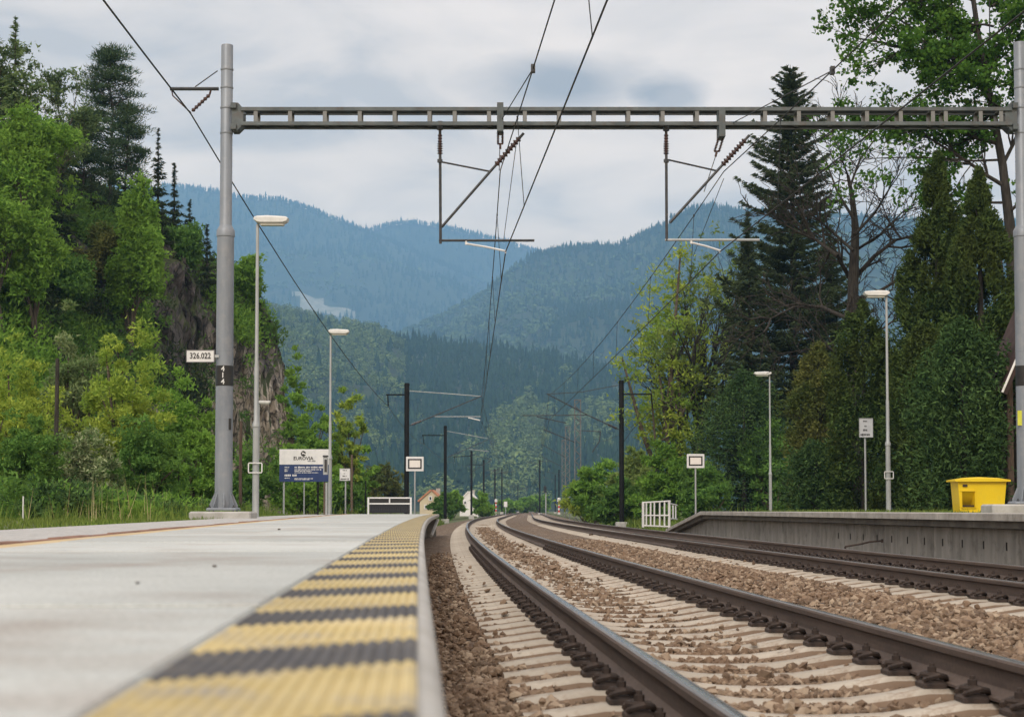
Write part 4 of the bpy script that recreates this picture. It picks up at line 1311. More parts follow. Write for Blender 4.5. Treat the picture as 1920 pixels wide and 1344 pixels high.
# ------------------------------------------------------------------ wires
def sagged(p0, p1, sag, n=14):
    return [p0.lerp(p1, i / n) - Vector((0, 0, sag * 4 * (i / n) * (1 - i / n))) for i in range(n + 1)]
def overhead(label, contact, mess, sagm, group='overhead lines of the two tracks'):
    t_ = thing('overhead_line', label, 'overhead wire', (contact[1].x, contact[1].y, contact[1].z), group)
    cb, mb = MB(), MB()
    cp, mp = [contact[0]], [mess[0]]
    for i in range(len(contact) - 1):
        cp += sagged(contact[i], contact[i + 1], 0.04)[1:]
        mp += sagged(mess[i], mess[i + 1], sagm[i])[1:]
    cb.tube(cp, 0.011, 6, 0, False); cb.build('contact_wire', M['wire'], t_, smooth=True)
    mb.tube(mp, 0.010, 6, 0, False); mb.build('messenger_wire', M['wire'], t_, smooth=True)
    for i in range(len(contact) - 1):
        c_ = sagged(contact[i], contact[i + 1], 0.04, 60); m_ = sagged(mess[i], mess[i + 1], sagm[i], 60)
        Ln = (contact[i + 1] - contact[i]).length
        if contact[i].y > 140:
            continue
        nd_ = max(3, int(Ln / 9))
        for k in range(nd_):
            j = int(60 * (k + 0.5) / nd_)
            b = MB(); b.tube([m_[j], c_[j]], 0.006, 4, 0, False); b.build('dropper', M['wire'], t_)
            b = MB(); b.box(m_[j], (0.03, 0.06, 0.05)); b.build('dropper_clamp', M['dark_steel'], t_)
    return t_
def trackpt(s, Y, z):
    return at(s, Y, z)
c1 = [trackpt(0.22, -28, 5.45), P(948, 472, 33), P(901, 786, 96), trackpt(0.2, 148, 5.5), trackpt(-0.2, 213, 5.5), trackpt(0.2, 300, 5.5), trackpt(0, 500, 5.5)]
m1 = [trackpt(0.05, -28, 7.05), P(938, 320, 33), P(903, 744, 96), trackpt(0, 148, 6.9), trackpt(0, 213, 6.9), trackpt(0, 300, 6.9), trackpt(0, 500, 6.9)]
o1 = overhead('overhead wires above the track next to the striped platform', c1, m1, [0.45, 0.5, 0.35, 0.4, 0.5, 1.0])
c2 = [trackpt(4.4, -28, 5.45), P(1350, 472, 33), P(1030, 787, 96), trackpt(4.1, 148, 5.5), trackpt(4.3, 213, 5.5), trackpt(4.2, 300, 5.5), trackpt(4.2, 500, 5.5)]
m2 = [trackpt(4.2, -28, 7.05), P(1357, 322, 33), P(1029, 741, 96), trackpt(4.2, 148, 6.9), trackpt(4.2, 213, 6.9), trackpt(4.2, 300, 6.9), trackpt(4.2, 500, 6.9)]
o2 = overhead('overhead wires above the far track, crossing in front of the right hand trees', c2, m2, [0.45, 0.5, 0.35, 0.4, 0.5, 1.0])
# stitch wires from the girder to the messenger, hanger rods under the insulators
def first_span(m, sag, f):
    return m[0].lerp(m[1], f) - Vector((0, 0, sag * 4 * f * (1 - f)))
for o_, m_, xt, yt in ((o1, m1, 941, 224), (o2, m2, 1372, 232)):
    q = first_span(m_, 0.45, 0.86)
    b = MB(); b.tube([G(xt, yt), q], 0.009, 5, 0, False); b.build('stitch_wire', M['wire'], o_)
    b = MB(); b.box(q, (0.06, 0.10, 0.11)); b.build('wire_clamp', M['dark_steel'], o_)
b = MB(); b.tube([G(937, 278), G(936, 320)], 0.008, 5, 0, False); b.tube([G(968, 270), P(944, 452, 44)], 0.007, 4, 0, False); b.build('hanger_rod', M['wire'], o1)
b = MB(); b.tube([G(1342, 292), G(1320, 360)], 0.008, 5, 0, False); b.tube([G(1357, 335), P(1300, 480, 45)], 0.007, 4, 0, False); b.build('hanger_rod', M['wire'], o2)
# feeder line on the left
fp = [P(-40, -310, 16), P(358, 214, 33), P(728, 762, 96), P(796, 833, 148), P(852, 867, 213), P(880, 872, 252)]
fl = MB()
pts = [fp[0]]
for i in range(len(fp) - 1):
    pts += sagged(fp[i], fp[i + 1], (0.02, 0.5, 0.35, 0.4, 0.3)[i], 18)[1:]
fl.tube(pts, 0.015, 6, 0, False)
tag(fl.build('feeder_wire', M['wire'], smooth=True), 'single feeder wire sloping across the sky to the left gantry mast', 'overhead wire')
fl = MB(); pts = sagged(P(1223, 767, 96), P(1126, 828, 137), 0.3, 10) ; pts = sagged(P(1330, 700, 62), P(1223, 767, 96), 0.3, 8) + pts[1:]
fl.tube(pts, 0.014, 5, 0, False)
tag(fl.build('feeder_wire', M['wire'], smooth=True), 'single feeder wire hung from the outer bracket of the right black mast', 'overhead wire')

# ------------------------------------------------------------------ platform lamps
def lamp(label, xpole, Y, ytop, zbase, headw, side, group='grey station lamp posts', frame=None, hl=1.0):
    p = P(xpole, ytop + 20, Y); x = p.x
    zt = P(xpole, ytop, Y).z
    H = zt - zbase
    t_ = thing('station_lamp', label, 'lamp post', (x, p.y, zbase), group)
    hsplit = H * 0.46
    b = MB()
    b.lathe((x, p.y, zbase - 0.02), [(0.075, 0), (0.072, H * 0.16), (0.070, H * 0.30), (0.083, H * 0.302), (0.083, H * 0.312), (0.052, H * 0.325), (0.050, H * 0.50), (0.040, H * 0.515), (0.034, H * 0.98)], 14)
    b.build('pole', M['galv'], t_, smooth=True)
    # the long shallow head, seen from below at an angle
    b = MB()
    w = headw; d = 0.30
    prof = [(-0.02, 0.02), (0.05, -0.055), (0.12, -0.085), (w * 0.85, -0.085), (w * 0.97, -0.03), (w, 0.05), (w * 0.93, 0.085), (w * 0.4, 0.11), (0.06, 0.10), (-0.01, 0.07)]
    n_ = len(prof)
    rows = [(-d / 2, 0.55), (-d / 2 + 0.045, 0.94), (0, 1.0), (d / 2 - 0.045, 0.94), (d / 2, 0.55)]
    for yy, k in rows:
        for px_, pz in prof:
            b.v.append((x + side * (w / 2 + (px_ - w / 2) * (0.96 + 0.04 * k)) - side * 0.06, p.y + yy, zt - 0.07 + pz * k))
    for j in range(4):
        for i in range(n_):
            a, c = j * n_ + i, j * n_ + (i + 1) % n_
            b.f.append((a, c, c + n_, a + n_) if side < 0 else (c, a, a + n_, c + n_)); b.m.append(0)
    b.f.append(tuple(range(n_)) if side > 0 else tuple(range(n_ - 1, -1, -1))); b.f.append(tuple(4 * n_ + i for i in (range(n_ - 1, -1, -1) if side > 0 else range(n_)))); b.m += [0, 0]
    head = b.build('lamp_head', M['lamp_white'], t_, smooth=True)
    b = MB(); b.bevbox((x + side * (w * 0.52 - 0.06), p.y, zt - 0.160), (w * 0.70, 0.20, 0.035), 0.012)
    b.build('diffuser', M['lamp_glass'], head)
    b = MB(); b.lathe((x, p.y, zbase - 0.02), [(0.11, 0), (0.11, 0.025), (0.08, 0.03)], 14); b.build('base_flange', M['galv'], t_, smooth=True)
    if frame:
        fx, fy0, fy1, fw = frame
        za, zb_ = P(xpole, fy1, Y).z, P(xpole, fy0, Y).z
        b = MB(); hw = fw / 2
        for cx_, cz_, a_, c_ in ((0, zb_, fw, 0.022), (0, za, fw, 0.022), (-hw, (za + zb_) / 2, 0.022, zb_ - za - 0.024), (hw, (za + zb_) / 2, 0.022, zb_ - za - 0.024)):
            b.box((x + cx_, p.y - 0.095, cz_), (a_, 0.02, c_))
        b.build('plate_frame', M['white_paint'], t_)
    return t_
lamp('tallest looking lamp post, standing beside the left gantry mast', 483, 38, 408, 0.463, 0.73, 1, frame=(0, 868, 886, 0.29))
lamp('lamp post rising behind the blue and white project board', 620, 62, 619, 0.46, 0.72, 1)
lamp('small lamp post whose head peeks out right of the nearest left lamp post', 486, 100, 752, 0.10, 0.72, 1)
lamp('taller lamp post of the opposite platform, next to the grey warning sign', 1662, 51, 547, 0.57, 0.72, -1, frame=(0, 884, 897, 0.25))
lamp('shorter lamp post of the opposite platform, left of the dark shrubs', 1443, 81, 698, 0.20, 0.78, -1)
lamp('far small lamp post just left of the shorter opposite lamp', 1441, 200, 877, -0.2, 0.75, -1)

# ------------------------------------------------------------------ signs
def rows_of_print(b, x0, x1, z, h, y, seed, gap=0.35, word=5.0):
    """a line of print too small to read: short uprights grouped in words"""
    r = random.Random(seed)
    x = x0
    while x < x1:
        n_ = r.randint(3, 8)
        for _ in range(n_):
            w = h * r.uniform(0.30, 0.55)
            if x + w > x1:
                return
            b.box((x + w / 2, y, z + r.uniform(-0.04, 0.04) * h), (w, 0.003, h * r.choice((0.7, 0.7, 1.0))))
            x += w + h * 0.16
        x += h * 0.5
def frame_sign(label, xc, y0, y1, w_px, Y, zb):
    p = P(xc, (y0 + y1) / 2, Y); s = Y / FPX
    w, h = w_px * s, (y1 - y0) * s
    t_ = thing('platform_end_sign', label, 'railway sign', (p.x, p.y, zb), 'framed white boards at the platform ends')
    b = MB(); b.bevbox((p.x, p.y - 0.05, p.z), (w, 0.02, h), 0.012); bd = b.build('board', M['white_paint'], t_)
    b = MB(); t1, t2 = w * 0.78, h * 0.70; th = h * 0.10
    for cx_, cz_, a_, c_ in ((0, t2 / 2 - th / 2, t1, th), (0, -t2 / 2 + th / 2, t1, th), (-t1 / 2 + th / 2, 0, th, t2 - 2 * th), (t1 / 2 - th / 2, 0, th, t2 - 2 * th)):
        b.box((p.x + cx_, p.y - 0.0625, p.z + cz_), (a_, 0.004, c_))
    b.build('black_frame', M['black_paint'], bd)
    b = MB(); b.box((p.x, p.y - 0.0615, p.z), (t1 - 2 * th - 0.004, 0.002, t2 - 2 * th - 0.004)); b.build('panel', M['sign_face'], bd)
    b = MB(); b.lathe((p.x, p.y, zb - 0.1), [(0.028, 0), (0.028, p.z + h / 2 - zb + 0.06)], 10); b.build('post', M['galv'], t_, smooth=True)
    return t_
frame_sign('white board with black rectangle on a thin post, in front of the left black mast', 778, 856, 883, 33, 60.6, 0.1)
frame_sign('white board with black rectangle above the sloping end of the opposite platform', 1304, 851, 877, 33, 56, 0.2)
def text_sign(label, xc, y0, y1, w_px, xp, Y, zb, face):
    p = P(xc, (y0 + y1) / 2, Y); s = Y / FPX
    w, h = w_px * s, (y1 - y0) * s
    q = P(xp, y1, Y)
    t_ = thing('warning_sign', label, 'sign', (q.x, q.y, zb), 'small printed signs on posts')
    b = MB(); b.bevbox((p.x, p.y - 0.05, p.z), (w, 0.016, h), 0.008); bd = b.build('board', M[face], t_)
    b = MB()
    for z, a_, hh, sd in ((0.34, 0.40, 0.10, 1), (0.08, 0.24, 0.08, 2), (-0.12, 0.42, 0.10, 3)):
        rows_of_print(b, p.x - w * a_ / 2, p.x + w * a_ / 2, p.z + z * h, hh * h, p.y - 0.060, sd)
    rows_of_print(b, p.x - w * 0.40, p.x + w * 0.42, p.z - 0.36 * h, 0.13 * h, p.y - 0.060, 9)
    b.build('print', M['black_paint'], bd)
    b = MB(); rw = 0.014
    for cx_, cz_, a_, c_ in ((0, h / 2 - rw / 2, w, rw), (0, -h / 2 + rw / 2, w, rw), (-w / 2 + rw / 2, 0, rw, h - 2.2 * rw), (w / 2 - rw / 2, 0, rw, h - 2.2 * rw)):
        b.box((p.x + cx_, p.y - 0.062, p.z + cz_), (a_, 0.010, c_))
    b.build('rim', M['galv'], bd)
    b = MB(); b.lathe((q.x, q.y, zb - 0.1), [(0.026, 0), (0.026, p.z + h / 2 - zb)], 10); b.build('post', M['galv'], t_, smooth=True)
M['sign_dull'] = surf('dull grey sign face', (0.40, 0.42, 0.45), (0.48, 0.50, 0.53), 6, 0.5)
text_sign('small white printed sign on a thin post right of the project board', 647, 878, 901, 20, 648, 59, 0.40, 'white_paint')
text_sign('dull grey printed sign on a post beside the taller opposite lamp', 1623, 784, 820, 26, 1622, 47, 0.55, 'sign_dull')

# project board
Yb = 57.0; s = Yb / FPX
pa, pb = P(524, 842, Yb), P(616, 903, Yb)
w, h = pb.x - pa.x, pa.z - pb.z
cx0, zt_ = (pa.x + pb.x) / 2, pa.z
bt = thing('project_board', 'large blue and white project board on posts behind the left platform', 'information board', (cx0, pa.y, 0.42))
b = MB(); b.bevbox((cx0, pa.y, zt_ - h * 0.235), (w, 0.03, h * 0.47 - 0.004), 0.006); top = b.build('white_panel', M['white_paint'], bt)
b = MB(); b.bevbox((cx0, pa.y, zt_ - h * 0.735), (w, 0.03, h * 0.53 - 0.004), 0.006); blue = b.build('blue_panel', M['blue_board'], bt)
o = link('lettering', text_mesh('EUROVIA', 0.155, M['black_paint'], 'lettering', 0.002, True, 1.0), top); o.location = Vector((cx0 - 0.02, pa.y - 0.019, zt_ - h * 0.285)) - origin_of(top)
b = MB(); rows_of_print(b, cx0 + 0.12, cx0 + 0.40, zt_ - h * 0.365, 0.05, pa.y - 0.0175, 4); b.build('small_print', M['sign_grey'], top)
b = MB()                                                    # the round emblem: a disc broken by a slanting white stroke
e0 = Vector((cx0 - 0.02, pa.y - 0.017, zt_ - h * 0.135))
n_ = 20
for a0, a1, r0, r1 in ((0.15, 2.2, 0.035, 0.085), (2.45, 5.9, 0.05, 0.085), (3.6, 5.6, 0.0, 0.048)):
    k_ = 9
    vv = []
    for i in range(k_ + 1):
        a = a0 + (a1 - a0) * i / k_
        for r in (r0 + 0.001, r1):
            vv.append((e0.x + r * math.cos(a), e0.y, e0.z + r * 1.05 * math.sin(a)))
            vv.append((e0.x + r * math.cos(a), e0.y - 0.003, e0.z + r * 1.05 * math.sin(a)))
    ff = []
    for i in range(k_):
        a = i * 4
        ff += [(a + 1, a + 3, a + 7, a + 5), (a + 2, a, a + 4, a + 6), (a + 3, a + 2, a + 6, a + 7), (a, a + 1, a + 5, a + 4)]
    b.add(vv, ff)
b.build('emblem', M['black_paint'], top)
b = MB()
yy = pa.y - 0.0175
xl = pa.x
for z, x0, x1, hh, sd in ((0.555, 0.11, 0.21, 0.045, 1), (0.555, 0.31, 0.94, 0.055, 2), (0.625, 0.11, 0.19, 0.035, 3), (0.625, 0.31, 0.86, 0.04, 4), (0.675, 0.11, 0.18, 0.035, 5), (0.672, 0.31, 0.66, 0.035, 6),
                          (0.72, 0.31, 0.80, 0.03, 7), (0.80, 0.11, 0.38, 0.085, 8), (0.885, 0.11, 0.22, 0.035, 9), (0.90, 0.31, 0.70, 0.03, 10), (0.93, 0.31, 0.62, 0.03, 11)):
    rows_of_print(b, xl + x0 * w, xl + x1 * w, zt_ - z * h, hh, yy, sd)
b.build('print', M['white_paint'], blue)
for xp, mt in ((532, 'galv'), (570, 'galv'), (596, 'black_steel'), (608, 'post_brown')):
    q = P(xp, 900, Yb)
    b = MB(); b.lathe((q.x, q.y + 0.05, 0.3), [(0.030 if xp != 570 else 0.02, 0), (0.030 if xp != 570 else 0.02, q.z + 0.5 - 0.3)], 8); b.build('post', M[mt], bt, smooth=True)
# ticket marker post in front of the board
q = P(611, 870, 50)
t_ = thing('ticket_post', 'thin grey post with a dark box standing in front of the project board', 'machine post', (q.x, q.y, 0.46))
b = MB(); b.lathe((q.x + 0.02, q.y, 0.44), [(0.032, 0), (0.032, 0.95)], 10); b.build('post', M['galv'], t_, smooth=True)
zc = P(609, 873, 50).z
b = MB(); b.bevbox((q.x - 0.01, q.y, zc), (0.13, 0.10, 0.50), 0.012); bx = b.build('housing', M['galv'], t_)
b = MB(); b.box((q.x, q.y - 0.052, zc + 0.0), (0.07, 0.006, 0.36)); b.build('screen', M['glass_dark'], bx)
b = MB(); b.bevbox((q.x - 0.01, q.y - 0.01, zc + 0.275), (0.15, 0.13, 0.045), 0.01); b.build('hood', M['dark_steel'], bx)

# barrier with two dark panels at the platform end
Yb = 59.2
pa, pb = P(689, 932, Yb), P(772, 962, Yb)
t_ = thing('platform_barrier', 'white framed barrier with dark panels closing the end of the left platform', 'barrier', ((pa.x + pb.x) / 2, pa.y, PZ))
x0, x1, zt_, zb_ = pa.x, pb.x, pa.z, PZ
zm = zb_ + (zt_ - zb_) * 0.62
for x in (x0 + 0.03, x1 - 0.03):
    b = MB(); b.bevbox((x, pa.y, (zt_ + zb_) / 2), (0.06, 0.06, zt_ - zb_), 0.008); b.build('post', M['white_paint'], t_)
for z in (zt_ - 0.02, zm):
    b = MB(); b.bevbox(((x0 + x1) / 2, pa.y, z), (x1 - x0 - 0.125, 0.05, 0.045), 0.006); b.build('rail_bar', M['white_paint'], t_)
b = MB(); b.bevbox(((x0 + x1) / 2, pa.y, (zt_ - 0.045 + zm + 0.025) / 2), (0.045, 0.05, zt_ - zm - 0.075), 0.006); b.build('mullion', M['white_paint'], t_)
for q in (-1, 1):
    b = MB(); wp = (x1 - x0 - 0.125) / 2 - 0.03
    b.box(((x0 + x1) / 2 + q * (wp / 2 + 0.026), pa.y + 0.012, (zt_ - 0.045 + zm + 0.025) / 2), (wp, 0.012, zt_ - zm - 0.075)); b.build('upper_panel', M['black_paint'], t_)
n_ = 18
wq = (x1 - x0 - 0.135) / n_
sm = MB(); sm.bevbox((0, 0, 0), (wq - 0.008, 0.028, zm - zb_ - 0.06), 0.006); sme = sm.mesh('slat', M['panel_dark'])
for i in range(n_):
    o = link('slat', sme, t_); o.location = Vector((x0 + 0.0675 + wq * (i + 0.5), pa.y + 0.005, (zm + zb_) / 2 + 0.005)) - t_.location
b = MB(); b.box(((x0 + x1) / 2, pa.y + 0.035, (zm + zb_) / 2), (x1 - x0 - 0.14, 0.012, zm - zb_ - 0.08)); b.build('back_sheet', M['black_paint'], t_)

# white railing beside the ramp
Yb = 66.0; s = Yb / FPX
t_ = thing('white_railing', 'white barred railing maze at the foot of the opposite ramp', 'railing', P(1236, 992, Yb))
def bar(b, x0, y0, x1, y1, r, Y=Yb, Y1=None):
    b.tube([P(x0, y0, Y), P(x1, y1, Y if Y1 is None else Y1)], r, 6)
for x, yt, yb in ((1206, 942, 988), (1255, 938, 990)):
    b = MB(); bar(b, x, yt, x, yb, 0.05); b.build('post', M['white_paint'], t_, smooth=True)
for x, yt, yb in ((1212, 943, 986), (1220, 942, 986), (1227, 942, 987), (1237, 941, 987), (1246, 940, 988)):
    b = MB(); bar(b, x, yt, x, yb, 0.032); b.build('upright_bar', M['white_paint'], t_, smooth=True)
for y0, y1 in ((942, 939), (966, 966), (985, 987)):
    b = MB(); bar(b, 1204, y0, 1257, y1, 0.032); b.build('cross_bar', M['white_paint'], t_, smooth=True)
for x, yt, yb in ((1267, 946, 974), (1262, 947, 974)):
    b = MB(); bar(b, x, yt, x, yb, 0.028, 69); b.build('upright_bar', M['white_paint'], t_, smooth=True)
for y0, y1 in ((944, 947), (972, 973)):
    b = MB(); bar(b, 1256, y0, 1269, y1, 0.034, Yb + 0.4, 69); b.build('cross_bar', M['white_paint'], t_, smooth=True)

# grit bin on the opposite platform
Yb = 36.5
pa, pb = P(1789, 905, Yb), P(1880, 957, Yb)
x0, x1, zb_, zt_ = pa.x, pb.x, RZ - 0.004, P(1834, 903, Yb).z
yc = pa.y
t_ = thing('grit_bin', 'yellow plastic grit bin with an open hatch, beside the right gantry mast', 'grit bin', ((x0 + x1) / 2, yc, zb_))
b = MB(); D = 0.62; tp = 0.065
xh0, xh1 = x0 + 0.06, x0 + 0.34                             # hatch opening in the front
zh0, zh1 = zb_ + 0.10, zb_ + 0.43
def fx(x, z):                                             # sides lean out towards the top
    k = (z - zb_) / (zt_ - zb_)
    c = (x0 + x1) / 2
    return c + (x - c) * (0.90 + 0.10 * k)
def fy(z):
    return yc - D / 2 + 0.04 * (1 - (z - zb_) / (zt_ - zb_))
xs_ = [x0, xh0, xh1, x1]; zs_ = [zb_, zh0, zh1, zt_]
grid = {}
for i, x in enumerate(xs_):
    for j, z in enumerate(zs_):
        grid[i, j] = len(b.v); b.v.append((fx(x, z), fy(z), z))
for i in range(3):
    for j in range(3):
        if (i, j) != (1, 1):
            b.f.append((grid[i, j], grid[i + 1, j], grid[i + 1, j + 1], grid[i, j + 1])); b.m.append(0)
# funnel behind the hatch
q0 = len(b.v)
for x, z in ((xh0, zh0), (xh1, zh0), (xh1, zh1), (xh0, zh1)):
    b.v.append((fx(x, z), fy(z), z))
for x, z, d in ((xh0 + 0.02, zh0 + 0.02, 0.26), (xh1 - 0.02, zh0 + 0.02, 0.26), (xh1 - 0.02, zh1 - 0.16, 0.12), (xh0 + 0.02, zh1 - 0.06, 0.05)):
    b.v.append((fx(x, z), fy(z) + d, z))
for i in range(4):
    j = (i + 1) % 4
    b.f.append((q0 + i, q0 + 4 + i, q0 + 4 + j, q0 + j)); b.m.append(0)
b.f.append((q0 + 4, q0 + 7, q0 + 6, q0 + 5)); b.m.append(0)
bk = []
for x in (x0, x1):
    for z in (zb_, zt_):
        bk.append(len(b.v)); b.v.append((fx(x, z), yc + D / 2, z))
b.f += [(bk[2], bk[0], bk[1], bk[3]), (grid[0, 0], grid[0, 3], bk[1], bk[0]), (grid[3, 3], grid[3, 0], bk[2], bk[3]), (grid[0, 3], grid[3, 3], bk[3], bk[1]), (grid[3, 0], grid[0, 0], bk[0], bk[2])]; b.m += [0] * 5
body = b.build('body', M['yellow_plastic'], t_)
b = MB(); rimw = 0.014
for cx_, cz_, a_, c_ in (((xh0 + xh1) / 2, zh1 + 0.008, xh1 - xh0 + 0.03, rimw), ((xh0 + xh1) / 2, zh0 - 0.008, xh1 - xh0 + 0.03, rimw), (xh0 - 0.008, (zh0 + zh1) / 2, rimw, zh1 - zh0), (xh1 + 0.008, (zh0 + zh1) / 2, rimw, zh1 - zh0)):
    b.box((fx(cx_, cz_), fy(cz_) - 0.010, cz_), (a_, 0.024, c_))
b.build('hatch_rim', M['yellow_plastic'], body)
b = MB(); b.box((fx((xh0 + xh1) / 2, zh0 + 0.03), fy(zh0) + 0.13, zh0 + 0.030), (xh1 - xh0 - 0.04, 0.2, 0.03)); b.build('grit', M['rust_dark'], body)
b = MB(); b.bevbox((fx(x0 + 0.14, zt_ - 0.07), fy(zt_ - 0.07) - 0.012, zt_ - 0.08), (0.10, 0.02, 0.05), 0.01); b.build('latch', M['rust_dark'], body)
b = MB()                                                    # domed lid with an overhanging rim
ov = 0.07
pr_ = [(-1.0, 0.0), (-1.0, 0.035), (-0.93, 0.045), (-0.55, 0.085), (0.0, 0.10), (0.55, 0.085), (0.93, 0.045), (1.0, 0.035), (1.0, 0.0)]
hw = (x1 - x0) / 2 + ov
rows = [(-D / 2 - ov, 0.55), (-D / 2 - ov + 0.03, 0.8), (0, 1.0), (D / 2 + ov - 0.03, 0.8), (D / 2 + ov, 0.55)]
n_ = len(pr_)
for yy, k in rows:
    for u, z in pr_:
        b.v.append(((x0 + x1) / 2 + u * hw, yc + yy, zt_ + (z if abs(u) > 0.99 else 0.035 + (z - 0.035) * k)))
for j in range(4):
    for i in range(n_):
        a, c = j * n_ + i, j * n_ + (i + 1) % n_
        b.f.append((c, a, a + n_, c + n_)); b.m.append(0)
b.f.append(tuple(range(n_))); b.f.append(tuple(4 * n_ + i for i in range(n_ - 1, -1, -1))); b.m += [0, 0]
b.build('lid', M['yellow_plastic'], t_, smooth=True)
# concrete plinths of the masts
for x, zt_, lab in ((XR_, G(0, 945).z, 'low concrete plinth under the right gantry mast'), (XL_, G(0, 958.5).z, 'low concrete plinth under the left gantry mast')):
    b = MB(); b.bevbox((x, GY, zt_ - 0.25), (1.5 if x > 0 else 1.15, 0.85, 0.5), 0.03)
    tag(b.build('concrete_plinth', M['concrete_edge']), lab, 'plinth', 'gantry mast plinths')

# ------------------------------------------------------------------ buildings
def gable_house(label, xa, xb, ybase, yeave, ytop, Y, depth, wall, roof, win):
    pa, pb = P(xa, ybase, Y), P(xb, ybase, Y)
    x0, x1 = pa.x, pb.x; zb = -0.6; ze, zr = P(0, yeave, Y).z, P(0, ytop, Y).z
    t_ = thing('house', label, 'house', ((x0 + x1) / 2, Y, zb), None)
    b = MB(); xm = (x0 + x1) / 2
    b.prism([(x0, zb), (x1, zb), (x1, ze), (xm, zr), (x0, ze)], Y, Y + depth); b.build('wall', M[wall], t_)
    th = 0.18
    for q, xe in ((-1, x0), (1, x1)):
        d = Vector((xe - xm, 0, ze - zr)); d.normalize(); n_ = Vector((-d.z * 1, 0, d.x)) if q > 0 else Vector((d.z, 0, -d.x))
        e0 = Vector((xm, 0, zr)) + n_ * 0.02; e1 = Vector((xe, 0, ze)) + d * 0.18 + n_ * 0.02
        b = MB()
        o = [(e0.x, e0.z), (e1.x, e1.z), (e1.x + n_.x * th, e1.z + n_.z * th), (e0.x + n_.x * th, e0.z + n_.z * th)]
        b.prism(o if q > 0 else o[::-1], Y - 0.12, Y + depth + 0.2); b.build('roof', M[roof], t_)
    b = MB(); b.box((xm + 0.5, Y + depth * 0.6, zr - 0.1), (0.45, 0.45, 0.9)); b.build('chimney', M['coping'], t_)
    for wx, wz, ww, wh in win:
        q = P(wx, wz, Y); k = Y / FPX
        b = MB(); b.box((q.x, Y - 0.03, q.z), (ww * k + 0.2, 0.10, wh * k + 0.2)); f_ = b.build('window', M['white_paint'], t_)
        b = MB(); b.box((q.x, Y - 0.09, q.z), (ww * k, 0.03, wh * k)); b.build('pane', M['glass_dark'], f_)
gable_house('yellowish gabled house with an orange roof behind the end of the left platform', 787, 830, 960, 939, 920, 190, 10, 'plaster_y', 'roof_orange', [(807, 934, 3, 5), (799, 950, 3.5, 5), (815, 950, 3.5, 5)])
gable_house('white gabled house further down the valley, half hidden by bushes', 862, 896, 960, 940, 922, 260, 11, 'plaster_w', 'plaster_w', [(872, 942, 3, 4)])
# station building at the right edge: only a dark eave and a post of the porch show
Ys = 44.0
t_ = thing('station_building', 'dark roofed station building at the right edge behind the gantry mast', 'building', (P(1990, 900, Ys).x, Ys, 0.5))
pe, pk = P(1870, 738, Ys), P(1916, 628, Ys)
d = (pk - pe)
apex = pe + d * 1.9
th = 0.10
for q in (1, -1):                                           # the two steep slopes
    mx = lambda x: apex.x + (x - apex.x) * q
    b = MB()
    o = [(mx(pe.x), pe.z), (mx(pe.x + 0.10), pe.z - 0.06), (mx(apex.x), apex.z - 0.26), (mx(apex.x), apex.z)]
    b.prism(o if q > 0 else o[::-1], Ys - 0.5, Ys + 1.9); b.build('roof', M['roof_dark'], t_)
    b = MB(); f0, f1 = Vector((mx(pe.x - 0.02), Ys - 0.52, pe.z)), Vector((mx(apex.x), Ys - 0.52, apex.z - 0.02)); b.tube([f0, f1], 0.03, 6); b.build('verge_board', M['plaster_w'], t_)
b = MB(); xw = P(1912, 800, Ys).x
zw = pe.z + (xw - pe.x) / d.x * d.z - 0.30
b.prism([(xw, 0.3), (2 * apex.x - xw, 0.3), (2 * apex.x - xw, zw), (apex.x, apex.z - 0.32), (xw, zw)], Ys + 0.2, Ys + 1.7); b.build('wall', M['timber'], t_)
b = MB(); q = P(1893, 800, Ys); b.bevbox((q.x, Ys, 0.5 + (pe.z + 0.5 - 0.5) / 2), (0.16, 0.16, pe.z + 0.4), 0.02); b.build('porch_post', M['timber'], t_)
b = MB(); b.bevbox((q.x + 0.35, Ys + 0.3, pe.z + 0.05), (1.3, 0.12, 0.14), 0.02); b.build('porch_beam', M['timber'], t_)

# ------------------------------------------------------------------ small trackside things in the distance
def marker_post(label, x, y0, y1, Y):
    p0, p1 = P(x, y1, Y), P(x, y0, Y)
    t_ = thing('marker_post', label, 'marker post', (p0.x, p0.y, p0.z), 'striped marker posts')
    n_ = 6
    for i in range(n_):
        b = MB(); b.lathe((p0.x, p0.y, p0.z + (p1.z - p0.z) * i / n_), [(0.10, 0.0), (0.10, (p1.z - p0.z) / n_ - 0.005)], 8)
        b.build('band', M['red_paint' if i % 2 else 'white_paint'], t_, smooth=True)
    b = MB(); b.lathe((p0.x, p0.y, p1.z), [(0.19, 0), (0.19, 0.35), (0.06, 0.42)], 8); b.build('head', M['white_paint'], t_, smooth=True)
marker_post('red and white marker post left of the vanishing rails', 930, 941, 962, 240)
marker_post('red and white marker post right of the vanishing rails', 1048, 940, 964, 190)
q = P(948, 945, 250); t_ = thing('white_board', 'small white board beside the left marker post', 'railway sign', (q.x, q.y, -0.2))
b = MB(); b.bevbox((q.x, q.y, q.z), (0.5, 0.05, 0.75), 0.03); b.build('board', M['white_paint'], t_)
b = MB(); b.lathe((q.x, q.y + 0.06, -0.3), [(0.05, 0), (0.05, q.z + 0.5)], 8); b.build('post', M['galv'], t_)
q = P(1022, 917, 260); t_ = thing('railway_signal', 'small black signal head on a pale post beside the far rails', 'signal', (q.x, q.y, -0.3))
b = MB(); b.bevbox((q.x, q.y, q.z), (0.42, 0.3, 0.95), 0.06); hd = b.build('signal_head', M['black_paint'], t_)
for k in (-0.25, 0.1):
    b = MB(); b.tube([(q.x, q.y - 0.14, q.z + k), (q.x, q.y - 0.20, q.z + k)], 0.11, 8); b.build('lens', M['glass_dark'], hd)
